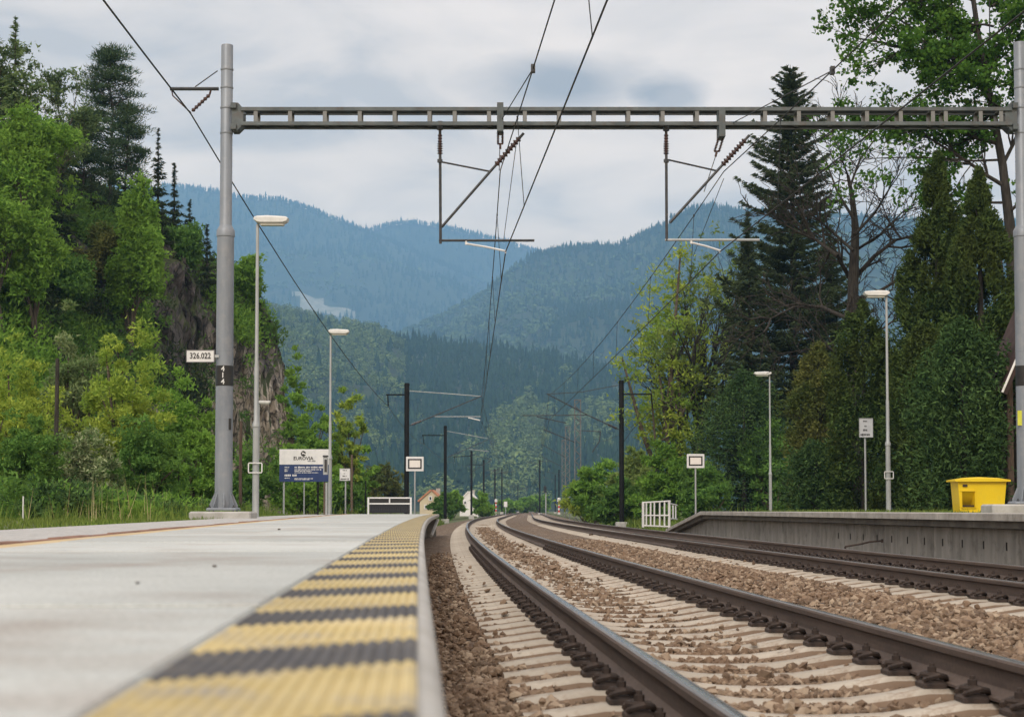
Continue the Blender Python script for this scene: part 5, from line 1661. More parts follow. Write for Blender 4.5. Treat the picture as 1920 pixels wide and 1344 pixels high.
b = MB(); b.lathe((q.x + 0.12, q.y + 0.2, -0.4), [(0.09, 0), (0.09, q.z + 0.7)], 8); b.build('post', M['galv'], t_)
q = P(1095, 890.5, 137.4); b = MB(); b.bevbox((q.x, q.y - 0.2, q.z), (0.55, 0.02, 0.22), 0.006)
t_ = b.build('number_board', M['white_paint']); tag(t_, 'small white number board fixed beside the tallest lattice mast', 'sign')
# timber posts in the greenery
for x, y0, y1, Y, r, lab, mt in ((108, 672, 960, 43, 0.055, 'dark weathered post standing among the yellow green bushes at far left', 'bark_dark'), (452, 790, 960, 52, 0.05, 'dark thin post right of the left gantry mast', 'timber'), (660, 852, 962, 66, 0.045, 'brown timber post right of the small white printed sign', 'post_brown'), (686, 900, 962, 64, 0.025, 'thin dark post left of the platform barrier', 'black_steel')):
    p0, p1 = P(x, y1, Y), P(x, y0, Y)
    b = MB(); zb = min(p0.z, 0.3) - 0.3
    b.tube([(p1.x + 0.02, p1.y, zb), (p1.x - 0.01, p1.y, (zb + p1.z) / 2), (p1.x, p1.y, p1.z)], [r * 1.1, r, r * 0.9], 8)
    tag(b.build('timber_post' if r > 0.03 else 'thin_post', M[mt], smooth=True), lab, 'post')

# ------------------------------------------------------------------ foliage builders
TRI = True
def unit(a):
    return a / np.maximum(np.linalg.norm(a, axis=-1, keepdims=True), 1e-9)
def leaves(name, Cn, D, ln, wd, mat, parent, r, droop=0.0):
    """one small bent-free leaf per centre: a kite along D"""
    n_ = len(Cn)
    D = unit(D)
    S = unit(np.cross(D, unit(r.normal(0, 1, (n_, 3)))))
    ln = (1.25 if TRI else 1.0) * np.broadcast_to(np.asarray(ln, float), (n_,))[:, None]; wd = (1.25 if TRI else 1.0) * np.broadcast_to(np.asarray(wd, float), (n_,))[:, None]
    if TRI:
        V = np.stack([Cn - D * ln * 0.5 + S * wd * 0.38, Cn + D * ln * 0.58, Cn - D * ln * 0.42 - S * wd * 0.42], 1).reshape(-1, 3)
        return link(name, np_mesh(name, V, np.arange(n_ * 3).reshape(-1, 3), M[mat]), parent)
    V = np.stack([Cn - D * ln * 0.5, Cn + S * wd * 0.5 - D * ln * 0.05, Cn + D * ln * 0.5, Cn - S * wd * 0.5 - D * ln * 0.05], 1).reshape(-1, 3)
    return link(name, np_mesh(name, V, np.arange(n_ * 4).reshape(-1, 4), M[mat]), parent)
def clump_points(r, centres, rad, per, flat=0.8):
    n_ = len(centres) * per
    d = unit(r.normal(0, 1, (n_, 3))) * (r.random((n_, 1)) ** 0.45)
    rr_ = np.repeat(np.broadcast_to(np.asarray(rad, float), (len(centres),)), per)[:, None]
    return np.repeat(np.asarray(centres), per, 0) + d * rr_ * np.array([1, 1, flat]), d
def seg_mesh(name, segs, mat, parent, sides=5):
    thin = [s_ for s_ in segs if s_[2] < 0.035]
    if sides > 3 and len(thin) > 200:
        o = seg_mesh(name, [s_ for s_ in segs if s_[2] >= 0.035] or thin[:1], mat, parent, sides)
        seg_mesh('twigs', thin, mat, parent, 3)['kind'] = 'stuff'
        return o
    """limbs as tapered tubes; segs: (p0, p1, r0, r1)"""
    A = np.array([[*s_[0], *s_[1], s_[2], s_[3]] for s_ in segs], float)
    p0, p1, r0, r1 = A[:, :3], A[:, 3:6], A[:, 6], A[:, 7]
    d = unit(p1 - p0)
    ref = np.where(np.abs(d[:, 2:3]) < 0.9, np.array([[0, 0, 1.0]]), np.array([[1.0, 0, 0]]))
    a = unit(np.cross(d, ref)); b_ = np.cross(a, d)
    an = np.arange(sides) * 2 * np.pi / sides
    ca, sa = np.cos(an)[None, :, None], np.sin(an)[None, :, None]
    ring = a[:, None] * ca + b_[:, None] * sa
    p1 = p1 + d * (r1[:, None] * 0.4)
    V = np.concatenate([p0[:, None] + ring * r0[:, None, None], p1[:, None] + ring * r1[:, None, None]], 1)
    k = np.arange(sides); k2 = (k + 1) % sides
    f = np.stack([k, k2, k2 + sides, k + sides], 1)
    F = f[None] + (np.arange(len(segs)) * sides * 2)[:, None, None]
    return link(name, np_mesh(name, V.reshape(-1, 3), F.reshape(-1, 4), M[mat], None, True), parent)
def grow(r, p, d, L, rad, lev, maxlev, segs, tips, kids=3, ang=0.7, ratio=0.62, trop=0.05, wob=0.16, nseg=4, start=0.25):
    p, d = np.array(p, float), unit(np.array(d, float))
    for i in range(nseg):
        d = unit(d + r.normal(0, wob, 3) + np.array([0, 0, trop]))
        q = p + d * L / nseg
        ra, rb = rad * (1 - 0.62 * i / nseg), rad * (1 - 0.62 * (i + 1) / nseg)
        segs.append((p, q, ra, rb))
        if lev < maxlev and (i + 1) / nseg > start:
            for _ in range(kids if i < nseg - 1 else kids):
                if r.random() < 0.78:
                    t_ = unit(np.cross(d, r.normal(0, 1, 3)))
                    th = ang * r.uniform(0.65, 1.3)
                    grow(r, q, d * math.cos(th) + t_ * math.sin(th), L * ratio * r.uniform(0.7, 1.2) * (1 - 0.25 * i / nseg), rb * 0.62, lev + 1, maxlev, segs, tips, max(1, kids - 1) if lev else kids, ang, ratio, trop, wob, max(2, nseg - 1), 0.2)
        p = q
    if lev >= maxlev - 1:
        tips.append((p, d, lev))
def local(pts, loc):
    return np.asarray(pts) - np.array(loc)

def base_at(x, Y, z=None):
    X = PX(x, Y)
    return Vector((X, Y, z))
def top_z(y, Y):
    return P(960, y, Y).z

def bush(label, x, Y, zb, ytop, wpx, mat, seed, leaf=None, ncl=90, per=70, depth=None, group=None, name='bush', cat='bush', low=0.0, bark='twig', flat=0.85, proto=False, rag=0.5):
    """a leafy shrub or small round tree: stems from the ground, leaf clumps through an uneven crown"""
    r = np.random.default_rng(seed)
    X = PX(x, Y); zt = top_z(ytop, Y); H = zt - zb; W = wpx / FPX * Y
    leaf = leaf or 3.0 * Y / 1760 * 1.15
    t_ = thing(name, label, cat, (X, Y, zb), group)
    dpt = depth or W * 0.8
    n_ = ncl
    d = unit(r.normal(0, 1, (n_, 3)))
    rad = r.random(n_) ** 0.38
    lob = 1 + 0.22 * np.sin(3.1 * np.arctan2(d[:, 1], d[:, 0]) + seed) + 0.20 * np.sin(5 * d[:, 2] + 2.3 * d[:, 0] * 3 + seed * 1.7)
    c = d * (rad * lob)[:, None]
    c[:, 2] = np.where(c[:, 2] < -0.75, -0.75, c[:, 2])
    cz0 = low * H
    cen = np.stack([c[:, 0] * W / 2, c[:, 1] * dpt / 2, cz0 + (H - cz0) * (0.5 + 0.5 * c[:, 2] * 0.95)], 1)
    wid = np.sin(np.clip((cen[:, 2] / H), 0.05, 1) ** 0.8 * np.pi * 0.93) ** 0.55 if flat else 1
    cen[:, 0] *= 0.55 + 0.5 * wid; cen[:, 1] *= 0.55 + 0.5 * wid
    cr = min(W, H) * 0.11 * r.uniform(0.6, 1.5, n_)
    pts, dd = clump_points(r, cen, cr, per, 0.75)
    extra = r.random(len(pts)) < 0.12 * rag               # stray leaves loosen the outline
    pts[extra] += dd[extra] * np.repeat(cr, per)[extra][:, None] * 0.9
    pts[:, 2] = np.maximum(pts[:, 2], 0.02)
    up = dd + r.normal(0, 0.8, dd.shape) + np.array([0, 0, 0.25])
    leaves('foliage', pts, up, leaf * r.uniform(0.7, 1.4, len(pts)), leaf * 0.62 * r.uniform(0.7, 1.3, len(pts)), mat, t_, r)
    segs = []
    for k in range(7):
        j = r.integers(0, n_)
        p = np.array([r.normal(0, 0.07) * W * 0.5, r.normal(0, 0.05) * W * 0.5, -0.05])
        e_ = cen[j]
        mid = (p * 0.5 + e_ * 0.5) + r.normal(0, 0.06, 3) * W; mid[2] = e_[2] * 0.55
        ra = 0.012 * H + 0.012
        segs += [(p, mid, ra, ra * 0.7), (mid, e_, ra * 0.7, ra * 0.25)]
        for q in range(3):
            e2 = cen[r.integers(0, n_)]
            if np.linalg.norm(e2 - mid) < 0.45 * max(W, H):
                segs.append((mid, e2, ra * 0.5, ra * 0.2))
    seg_mesh('stems', segs, bark, t_, 5)
    return t_
def broadleaf_tree(label, x, Y, zb, ytop, wpx, mat, seed, ybranch=None, per=16, leaf=None, maxlev=3, kids=3, bark='bark', group=None, name='broadleaf_tree', lean=0.0, cr=0.45, trop=0.06, ang=0.65, bare=0.0, r0=None, nl_h=1.0):
    r = np.random.default_rng(seed)
    X = PX(x, Y); H = top_z(ytop, Y) - zb; W = wpx / FPX * Y
    leaf = leaf or 3.2 * Y / 1760 * 1.15
    t_ = thing(name, label, 'tree', (X, Y, zb), group)
    segs, tips = [], []
    grow(r, (0, 0, -0.1), (lean, 0, 1), H * 0.62, r0 or 0.016 * H + 0.03, 0, maxlev, segs, tips, kids, ang, 0.60, trop, 0.10, 6, 0.28)
    pts = np.array([t[0] for t in tips]); mx = pts[:, 2].max()
    # fit the grown crown to the size it has in the picture
    k = np.array([W / 2 / max(np.quantile(np.abs(pts[:, 0] - pts[:, 0].mean()), 0.96), 0.1), W / 2 / max(np.quantile(np.abs(pts[:, 1] - pts[:, 1].mean()), 0.96), 0.1), (H - cr * 0.5) / mx])
    segs = [(s_[0] * k, s_[1] * k, s_[2], s_[3]) for s_ in segs]
    pts = pts * k
    seg_mesh('trunk', segs, bark, t_, 6)
    sel = pts[r.random(len(pts)) >= bare]
    if mat and len(sel):
        P_, dd = clump_points(r, sel, cr * r.uniform(0.35, 1.15, len(sel)), per, 0.7)
        leaves('crown', P_, dd + r.normal(0, 0.8, dd.shape), leaf * r.uniform(0.6, 1.4, len(P_)), leaf * 0.65 * r.uniform(0.7, 1.3, len(P_)), mat, t_, r)
    return t_
def spruce(label, x, Y, zb, ytop, wpx, mat, seed, step=0.42, low=0.06, leaf=0.30, droop=0.28, dens=1.0, group=None, name='spruce_tree', thin=1.0, tip=0.85, power=0.85):
    r = np.random.default_rng(seed)
    X = PX(x, Y); H = top_z(ytop, Y) - zb; R = wpx / FPX * Y / 2
    t_ = thing(name, label, 'tree', (X, Y, zb), group)
    segs = [((0, 0, -0.2), (0.02 * H * 0.2, 0, H * 0.5), 0.011 * H + 0.04, 0.007 * H + 0.02), ((0.02 * H * 0.2, 0, H * 0.5), (0, 0, H * 0.995), 0.007 * H + 0.02, 0.012)]
    Cn, Dn, Ln = [], [], []
    z = low * H
    while z < H * 0.985:
        f = 1 - z / H
        Lb = R * f ** power * (1 if z > 0.12 * H else 0.75)
        nb = max(4, int(5 + 4 * f))
        a0 = r.uniform(0, 6.28)
        for k in range(nb):
            a = a0 + 2 * math.pi * k / nb + r.normal(0, 0.22)
            L_ = max(0.12, Lb * r.uniform(0.45, 1.12) * (1 + 0.16 * math.sin(2 * a + z * 0.9 + seed) + 0.10 * math.sin(5 * a - z * 1.7)))
            if r.random() > thin:
                continue
            d = np.array([math.cos(a), math.sin(a), 0.0])
            n_ = max(4, int(L_ / 0.085 * dens))
            tt = np.sort(r.uniform(0.12, 1.0, n_))
            rise = 0.35 * (1 - f)                       # top branches point up, low ones hang
            zz_ = z + r.normal(0, 0.18) * step + L_ * (rise * tt - droop * f * tt ** 1.0 + 0.16 * tt ** 3) 
            base = d[None] * (tt * L_)[:, None]; base[:, 2] = zz_
            segs.append(((0, 0, z), tuple(base[n_ // 2]), 0.012 + 0.010 * L_, 0.008 + 0.004 * L_))
            segs.append((tuple(base[n_ // 2]), tuple(base[-1]), 0.008 + 0.004 * L_, 0.004))
            side = np.array([-d[1], d[0], 0])
            for q in (-1, 1, -0.5, 0.5):
                sw = r.uniform(0.25, 0.95, n_)[:, None] * q
                w = (0.10 + 0.30 * L_ * (1 - tt * 0.75)) * 0.75
                dirn = d[None] * r.uniform(0.5, 1.0, n_)[:, None] + side[None] * sw + np.array([0, 0, -0.32 * (1 if z < 0.85 * H else -0.6)]) * r.uniform(0.2, 1.6, n_)[:, None]
                off = side[None] * (sw * w[:, None]) + np.array([0, 0, -0.10]) * r.uniform(0, 1.2, n_)[:, None]
                Cn.append(base + off); Dn.append(dirn)
                Ln.append(np.minimum(leaf, 0.10 + 0.35 * L_) * r.uniform(0.65, 1.3, n_))
        z += step * r.uniform(0.7, 1.3) * (0.45 + 0.75 * f)
    Cn, Dn, Ln = np.concatenate(Cn), np.concatenate(Dn), np.concatenate(Ln)
    seg_mesh('trunk', segs, 'bark_dark', t_, 5)
    leaves('crown', Cn, Dn + r.normal(0, 0.22, Dn.shape), Ln * 0.9, Ln * 0.30, mat, t_, r)
    return t_
def pine(label, x, Y, zb, ytop, wpx, mat, seed, low=0.35, npuff=120, per=110, puff=0.75, leaf=0.22, group=None, name='pine_tree', lean=0.0, power=0.75):
    r = np.random.default_rng(seed)
    X = PX(x, Y); H = top_z(ytop, Y) - zb; R = wpx / FPX * Y / 2
    t_ = thing(name, label, 'tree', (X, Y, zb), group)
    segs = []; p = np.array([0, 0, -0.3])
    spine = [p]
    for i in range(6):
        q = np.array([lean * H * (i + 1) / 6 + r.normal(0, 0.012 * H), r.normal(0, 0.01 * H), H * 0.97 * (i + 1) / 6])
        segs.append((p, q, 0.013 * H * (1 - i / 7), 0.013 * H * (1 - (i + 1) / 7))); p = q; spine.append(p)
    spine = np.array(spine)
    cen = []
    for k in range(npuff):
        f = low + (1 - low) * r.random() ** 0.85
        env = R * (1 - f) ** power * 1.25 if f > 0.5 else R * (0.55 + 0.9 * (f - low) / max(0.5 - low, 0.01) * 0.45)
        env = min(env, R) + 0.25
        a = r.uniform(0, 6.28); L_ = env * r.uniform(0.35, 1.0)
        zc = f * H
        b0 = np.array([np.interp(zc - 0.25 * L_, spine[:, 2], spine[:, 0]), np.interp(zc - 0.25 * L_, spine[:, 2], spine[:, 1]), max(zc - 0.25 * L_, 0.2)])
        e_ = b0 + np.array([math.cos(a) * L_, math.sin(a) * L_, 0.30 * L_])
        segs.append((b0, e_, 0.02 + 0.018 * L_, 0.012)); cen.append(e_)
    pts, dd = clump_points(r, np.array(cen), puff * r.uniform(0.55, 1.35, len(cen)), per, 0.30)
    seg_mesh('trunk', segs, 'bark_dark', t_, 5)
    leaves('crown', pts, dd + np.array([0, 0, 0.45]) + r.normal(0, 0.35, dd.shape), leaf * r.uniform(0.7, 1.3, len(pts)), leaf * 0.26, mat, t_, r)
    return t_
def column_tree(label, x, Y, zb, ytop, wpx, mat, seed, n=15000, leaf=0.24, group=None, name='thuja_tree', belly=0.35, top=0.7, up=0.6):
    if name != 'thuja_tree':
        up = 0.1
    """a dense upright evergreen: sprays standing out from a tall spindle"""
    r = np.random.default_rng(seed)
    X = PX(x, Y); H = top_z(ytop, Y) - zb; R = wpx / FPX * Y / 2
    t_ = thing(name, label, 'tree', (X, Y, zb), group)
    ncl = 260
    h = r.random(ncl) ** 0.9
    prof = np.where(h < belly, 0.80 + 0.20 * h / belly, (1 - (np.clip(h - belly, 0, 1) / (1 - belly)) ** (1 / top)) ** 0.8)
    a = r.uniform(0, 2 * np.pi, ncl)
    rad = R * prof * r.uniform(0.55, 1.10, ncl) * (1 + 0.15 * np.sin(3 * a + 7 * h + seed))
    cen = np.stack([np.cos(a) * rad, np.sin(a) * rad, 0.05 + h * H * 0.96], 1)
    per = int(n * 1.45) // ncl
    leaf = leaf * 0.70
    pts, dd = clump_points(r, cen, R * 0.24 * r.uniform(0.5, 1.5, ncl) * (0.35 + 0.65 * prof), per, 1.9)
    out = np.stack([pts[:, 0], pts[:, 1], np.zeros(len(pts))], 1)
    leaves('crown', pts, unit(out) * 0.55 + np.array([0, 0, up]) + r.normal(0, 0.55, pts.shape), leaf * r.uniform(0.6, 1.4, len(pts)), leaf * 0.5 * r.uniform(0.7, 1.3, len(pts)), mat, t_, r)
    segs = [((0, 0, -0.2), (0, 0, H * 0.5), 0.012 * H + 0.05, 0.008 * H + 0.03), ((0, 0, H * 0.5), (0, 0, H * 0.97), 0.008 * H + 0.03, 0.015)]
    for k in range(24):
        c = cen[r.integers(0, ncl)]
        segs.append(((0, 0, max(0.1, c[2] - 0.8)), tuple(c), 0.03, 0.01))
    seg_mesh('trunk', segs, 'bark_dark', t_, 5)
    return t_

# ------------------------------------------------------------------ the rocky wooded slope on the left
CR = [(-260, 210), (-100, 260), (0, 300), (60, 318), (100, 330), (200, 372), (300, 425), (360, 462), (405, 500), (440, 540), (480, 580), (503, 622), (520, 690), (532, 770), (540, 880), (552, 957), (600, 962)]
TOE = [(-260, 66), (0, 72), (150, 80), (300, 92), (400, 104), (480, 112), (540, 118), (600, 119)]
def hill_z(x, Y):
    ztop = CAMZ + (955 - interp(x, [c[0] for c in CR], [c[1] for c in CR])) / FPX * 124
    toe = interp(x, [c[0] for c in TOE], [c[1] for c in TOE])
    if Y <= toe:
        return -0.6
    crest = 124.0
    tt = (Y - toe) / (crest - toe)
    if tt <= 1:
        return -0.6 + (ztop + 0.6) * (0.55 * min(1, tt * 1.9) ** 0.85 + 0.45 * tt ** 1.1)
    return ztop + (Y - crest) * 0.05
gx = np.concatenate([np.arange(-260, 300, 9.0), np.arange(300, 560, 2.2)]); gyv = np.concatenate([np.concatenate([np.arange(64, 98, 1.0), np.arange(98, 126, 0.5)]), [130, 138, 150, 165]])
V = np.zeros((len(gyv), len(gx), 3))
for i, x in enumerate(gx):
    for j, Y in enumerate(gyv):
        X = (x - 960) / FPX * Y
        z = hill_z(x, Y)
        if z > -0.5:
            q = Vector((X * 0.16, Y * 0.16, z * 0.12))
            n_ = noise.fractal(q, 0.8, 2.2, 6)
            w = noise.voronoi((X * 0.35, Y * 0.35, z * 0.22))[0][0]
            k = min(1, (z + 0.6) / 3)
            w2 = noise.voronoi((X * 0.9 + z * 0.3, Y * 0.9, z * 0.5))[0]
            edge = min(0.5, (w2[1] - w2[0]) * 1.4)               # ledges and clefts
            X += (n_ * 0.9 + (0.45 - w) * 0.7 + (edge - 0.25) * 0.8) * k * (1.0 if x > 330 else 1.4)
            Yd = Y + (noise.fractal(q + Vector((7, 3, 1)), 0.8, 2.2, 6) * 1.6 + (w - 0.45) * 1.4 - (edge - 0.25) * 1.5) * k
            z += n_ * 0.8 * k
        else:
            Yd = Y
        V[j, i] = (X, Yd, z)
F = []
nx = len(gx)
for j in range(len(gyv) - 1):
    for i in range(nx - 1):
        a = j * nx + i
        F.append((a, a + 1, a + nx + 1, a + nx))
m, t = new_mat('fissured rock with moss')
out = nd(t, 'ShaderNodeOutputMaterial'); b = nd(t, 'ShaderNodeBsdfPrincipled'); t.links.new(b.outputs[0], out.inputs[0]); b.inputs['Roughness'].default_value = 0.95
tcn_pre = nd(t, 'ShaderNodeTexCoord')
n_a = noise_node(t, 0.32, 8, 0.62, stretch=(1, 1, 0.55)); n_b = noise_node(t, 3.6, 9, 0.78, stretch=(1, 1, 0.5)); n_c = noise_node(t, 0.14, 4, 0.5)
dark = rampn(t, n_b.outputs[0], [(0.30, (0.026, 0.023, 0.024)), (0.52, (0.105, 0.092, 0.090)), (0.72, (0.22, 0.195, 0.185))])
pale = rampn(t, n_b.outputs[0], [(0.28, (0.13, 0.105, 0.085)), (0.45, (0.52, 0.455, 0.375)), (0.65, (0.74, 0.67, 0.58))])
tcn = nd(t, 'ShaderNodeTexCoord'); sx_ = nd(t, 'ShaderNodeSeparateXYZ'); t.links.new(tcn.outputs['Object'], sx_.inputs[0])
# a paler rock colour low on the nose of the crag
mr = nd(t, 'ShaderNodeMapRange'); mr.inputs[1].default_value = 12.5; mr.inputs[2].default_value = 8.5; t.links.new(sx_.outputs[2], mr.inputs[0])
mr2 = nd(t, 'ShaderNodeMapRange'); mr2.inputs[1].default_value = -20.3; mr2.inputs[2].default_value = -19.0; t.links.new(sx_.outputs[0], mr2.inputs[0])
mul = nd(t, 'ShaderNodeMath', operation='MULTIPLY'); t.links.new(mr.outputs[0], mul.inputs[0]); t.links.new(mr2.outputs[0], mul.inputs[1])
mm = nd(t, 'ShaderNodeMath', operation='MULTIPLY'); t.links.new(mul.outputs[0], mm.inputs[0])
t.links.new(rampn(t, n_a.outputs[0], [(0.36, (0, 0, 0)), (0.50, (1, 1, 1))]), mm.inputs[1])
vor = nd(t, 'ShaderNodeTexVoronoi', feature='DISTANCE_TO_EDGE'); vor.inputs['Scale'].default_value = 1.5
mpv = nd(t, 'ShaderNodeMapping'); mpv.inputs['Scale'].default_value = (1, 1, 0.45); mpv.inputs['Rotation'].default_value = (0.3, 0.25, 0)
nw = noise_node(t, 1.2, 4, 0.6); mxv = nd(t, 'ShaderNodeVectorMath', operation='ADD'); t.links.new(tcn_pre.outputs['Object'], mxv.inputs[0]); t.links.new(nw.outputs['Color'], mxv.inputs[1])
t.links.new(mxv.outputs[0], mpv.inputs[0]); t.links.new(mpv.outputs[0], vor.inputs['Vector'])
crack = rampn(t, vor.outputs['Distance'], [(0.0, (0.10,) * 3), (0.10, (1,) * 3)])
rock = mixn(t, 1.0, mixn(t, mm.outputs[0], dark, pale), crack, 'MULTIPLY')
ge = nd(t, 'ShaderNodeNewGeometry'); sn = nd(t, 'ShaderNodeSeparateXYZ'); t.links.new(ge.outputs['Normal'], sn.inputs[0])
ad = nd(t, 'ShaderNodeMath', operation='ADD'); t.links.new(sn.outputs[2], ad.inputs[0])
sb = nd(t, 'ShaderNodeMath', operation='MULTIPLY_ADD'); t.links.new(n_a.outputs[0], sb.inputs[0]); sb.inputs[1].default_value = 1.3; sb.inputs[2].default_value = -0.65; t.links.new(sb.outputs[0], ad.inputs[1])
moss = rampn(t, n_b.outputs[0], [(0.3, (0.020, 0.032, 0.010)), (0.7, (0.075, 0.095, 0.025))])
col = mixn(t, rampn(t, ad.outputs[0], [(0.42, (0, 0, 0)), (0.66, (1, 1, 1))]), rock, moss)
t.links.new(col, b.inputs['Base Color'])
bp = nd(t, 'ShaderNodeBump'); bp.inputs['Strength'].default_value = 0.9; bp.inputs['Distance'].default_value = 0.35
t.links.new(n_b.outputs[0], bp.inputs['Height']); t.links.new(bp.outputs[0], b.inputs['Normal'])
M['rock'] = m
tag(link('rocky_hill', np_mesh('rocky_hill', V.reshape(-1, 3), np.array(F), M['rock'], None, False)), kind='structure')

# scrub clinging to the slope: ground cover nobody could count
r = np.random.default_rng(77)
cells = []
for _ in range(9000):
    x, Y = r.uniform(-60, 548), r.uniform(70, 127)
    z = hill_z(x, Y)
    if z < 0.2:
        continue
    px, py = x, 955 - (z - CAMZ) / Y * FPX
    rocky = (px > 405 and py > 600) or (285 < px < 405 and 440 < py < 700) or (95 < px < 330 and 440 < py < 560) 
    keep = 0.09 if rocky else 0.75
    if px > 425 and py < 640: keep = 0.9
    if r.random() < keep:
        cells.append(((x - 960) / FPX * Y, Y - 0.4, z + 0.2))
cells = np.array(cells)[:3300]
kinds = noise01(cells, 9.0, 2.0)
for mat, cond, lf in (('needle_dark', kinds < -0.10, 0.26), ('leaf_mid', (kinds >= -0.10) & (kinds < 0.22), 0.22), ('leaf_green', kinds >= 0.22, 0.22)):
    c = cells[cond]
    pts, dd = clump_points(r, c, r.uniform(0.5, 1.5, len(c)), 52, 0.8)
    o = leaves('hillside_scrub', pts, dd + r.normal(0, 0.7, dd.shape) + np.array([0, 0, 0.3]), lf * r.uniform(0.7, 1.4, len(pts)), lf * 0.6, mat, None, r)
    o['kind'] = 'stuff'
# trees of the slope
def hz_(x, Y):
    return hill_z(x, Y) - 0.3
spruce('very tall thin spruce at the far left edge, its feathery top above all others', 18, 96, hz_(18, 96), 28, 150, 'needle_larch', 11, 0.5, 0.05, 0.34, 0.25, 0.9, thin=0.8)
broadleaf_tree('airy pale tree second from the left edge, its thin top against the sky', 98, 100, hz_(98, 100), 108, 100, 'needle_larch', 12, per=12, cr=0.55, leaf=0.17, maxlev=4, kids=2, name='larch_tree', ang=0.5)
broadleaf_tree('tall feathery tree at the far left edge, half hiding the tallest spruce', 14, 98, hz_(14, 98), 45, 150, 'needle_larch', 10, per=14, cr=0.55, leaf=0.18, maxlev=4, kids=2, ang=0.5)
spruce('slender larch leaning over the bright birch at the left edge', 62, 93, hz_(62, 93), 175, 95, 'needle_larch', 14, 0.6, 0.1, 0.34, 0.2, 0.8, thin=0.75, name='larch_tree')
pine('big dark pine on the crest with a broad layered crown, left of the gantry mast', 196, 112, hz_(196, 112), 92, 165, 'needle_pine', 13, 0.28, 105, 150, 1.0, 0.22, lean=0.01, power=0.62)
pine('dark pine with a flat top, right in front of the big crest pine', 232, 108, hz_(232, 108), 196, 110, 'needle_pine', 24, 0.15, 70, 120, 0.9, 0.22)
pine('dark pine with a thin trunk below the big crest pine', 150, 106, hz_(150, 106), 215, 120, 'needle_pine', 15, 0.25, 70, 120, 0.9, 0.22)
spruce('small pointed spruce on the crest right of the big pine', 291, 116, hz_(291, 116), 238, 60, 'needle_dark', 16, 0.5, 0.1, 0.34)
spruce('small spruce on the crest, its tip just left of the mountain', 322, 117, hz_(322, 117), 305, 64, 'needle_dark', 17, 0.5, 0.1, 0.34)
spruce('low spruce where the crest meets the blue mountain', 352, 118, hz_(352, 118), 375, 62, 'needle_dark', 18, 0.5, 0.1, 0.34)
spruce('dark spruce rising left of the gantry mast over the crag', 385, 116, hz_(385, 116), 420, 60, 'needle_dark', 19, 0.5, 0.1, 0.34)
spruce('small dark spruce on top of the crag behind the nearest left lamp post', 474, 122, hz_(474, 122), 503, 52, 'needle_dark', 20, 0.42, 0.02, 0.30)
broadleaf_tree('fresh green birch on the slope below the big crest pine', 238, 96, hz_(238, 96), 318, 80, 'leaf_green', 21, per=24, cr=0.62, name='birch_tree')
broadleaf_tree('bright green birch hanging over the left edge at mid height', 4, 84, hz_(4, 84), 325, 110, 'leaf_green', 22, per=24, cr=0.62, name='birch_tree')
broadleaf_tree('drooping pale green birch right of the bright left edge birch', 66, 86, hz_(66, 86), 388, 110, 'leaf_green', 23, per=24, cr=0.62, name='birch_tree', trop=0.0)
broadleaf_tree('green leafy tree on the crag between the gantry mast and lamp post', 452, 120, hz_(452, 120), 478, 66, 'leaf_green', 25, per=24, cr=0.62)
broadleaf_tree('light green tree on the crest below the small spruces', 345, 112, hz_(345, 112), 415, 48, 'leaf_mid', 26, per=24, cr=0.62)
broadleaf_tree('olive tree at the left edge above the bright birch', 40, 88, hz_(40, 88), 190, 150, 'leaf_green', 27, per=24, cr=0.62)
broadleaf_tree('dull green tree on the slope left of the rock band', 135, 92, hz_(135, 92), 470, 110, 'leaf_mid', 28, per=24, cr=0.62)
broadleaf_tree('dark small tree on the slope under the crest pine', 190, 98, hz_(190, 98), 410, 95, 'leaf_olive', 29, per=24, cr=0.62)
for i, (x, Y, yt, w, mt) in enumerate(((110, 98, 300, 110, 'needle_dark'), (165, 104, 330, 90, 'needle_dark'), (262, 108, 330, 90, 'needle_pine'), (300, 110, 380, 80, 'needle_dark'), (30, 90, 300, 120, 'needle_dark'))):
    spruce(('dark spruce on the shaded slope, left of the thin trunked pine', 'dark spruce on the shaded slope, right under the thin trunked pine', 'dark spruce on the slope below the flat topped pine', 'dark spruce above the rock band, under the small crest spruces', 'dark spruce at the left edge behind the drooping birch')[i], x, Y, hz_(x, Y), yt, w, mt, 60 + i, 0.6, 0.04, 0.36, group='shaded spruces on the slope')

# ------------------------------------------------------------------ bushes at the foot of the slope, behind the left platform
GL = 0.40
bush('tall yellow green bush filling the far left edge behind the platform', 22, 50, GL, 640, 170, 'leaf_yellow', 31, ncl=150, per=80)
bush('pale grey green willow behind the dark weathered post', 135, 54, GL, 600, 130, 'leaf_pale', 32, ncl=110, per=75, name='willow')
bush('large yellow green bush in the middle of the left thicket', 222, 52, GL, 632, 170, 'leaf_yellow', 33, ncl=170, per=80)
bush('fresh green bush sloping down beside the gantry mast', 322, 55, GL, 690, 150, 'leaf_green', 34, ncl=150, per=80)
bush('low green bush just left of the gantry mast foot', 372, 49, GL, 800, 110, 'leaf_green', 35, ncl=90, per=75)
bush('bush with white blossom at the left, low behind the platform', 168, 44, GL, 795, 120, 'leaf_blossom', 36, ncl=90, per=80)
bush('dark green bush at the far left, low behind the grass', 48, 42, GL, 770, 150, 'leaf_mid', 37, ncl=120, per=80)
bush('mid green bush between the blossom bush and the gantry mast', 272, 46, GL, 780, 140, 'leaf_mid', 38, ncl=120, per=80)
bush('low yellowish bush at the left edge of the grass verge', -30, 44, GL, 720, 140, 'leaf_yellow', 39, ncl=100, per=80)
bush('green bush behind the nearest left lamp post', 470, 66, GL, 840, 120, 'leaf_mid', 40, ncl=90, per=70)
bush('bush behind the blue and white project board', 560, 70, GL - 0.1, 848, 130, 'leaf_green', 41, ncl=90, per=70)
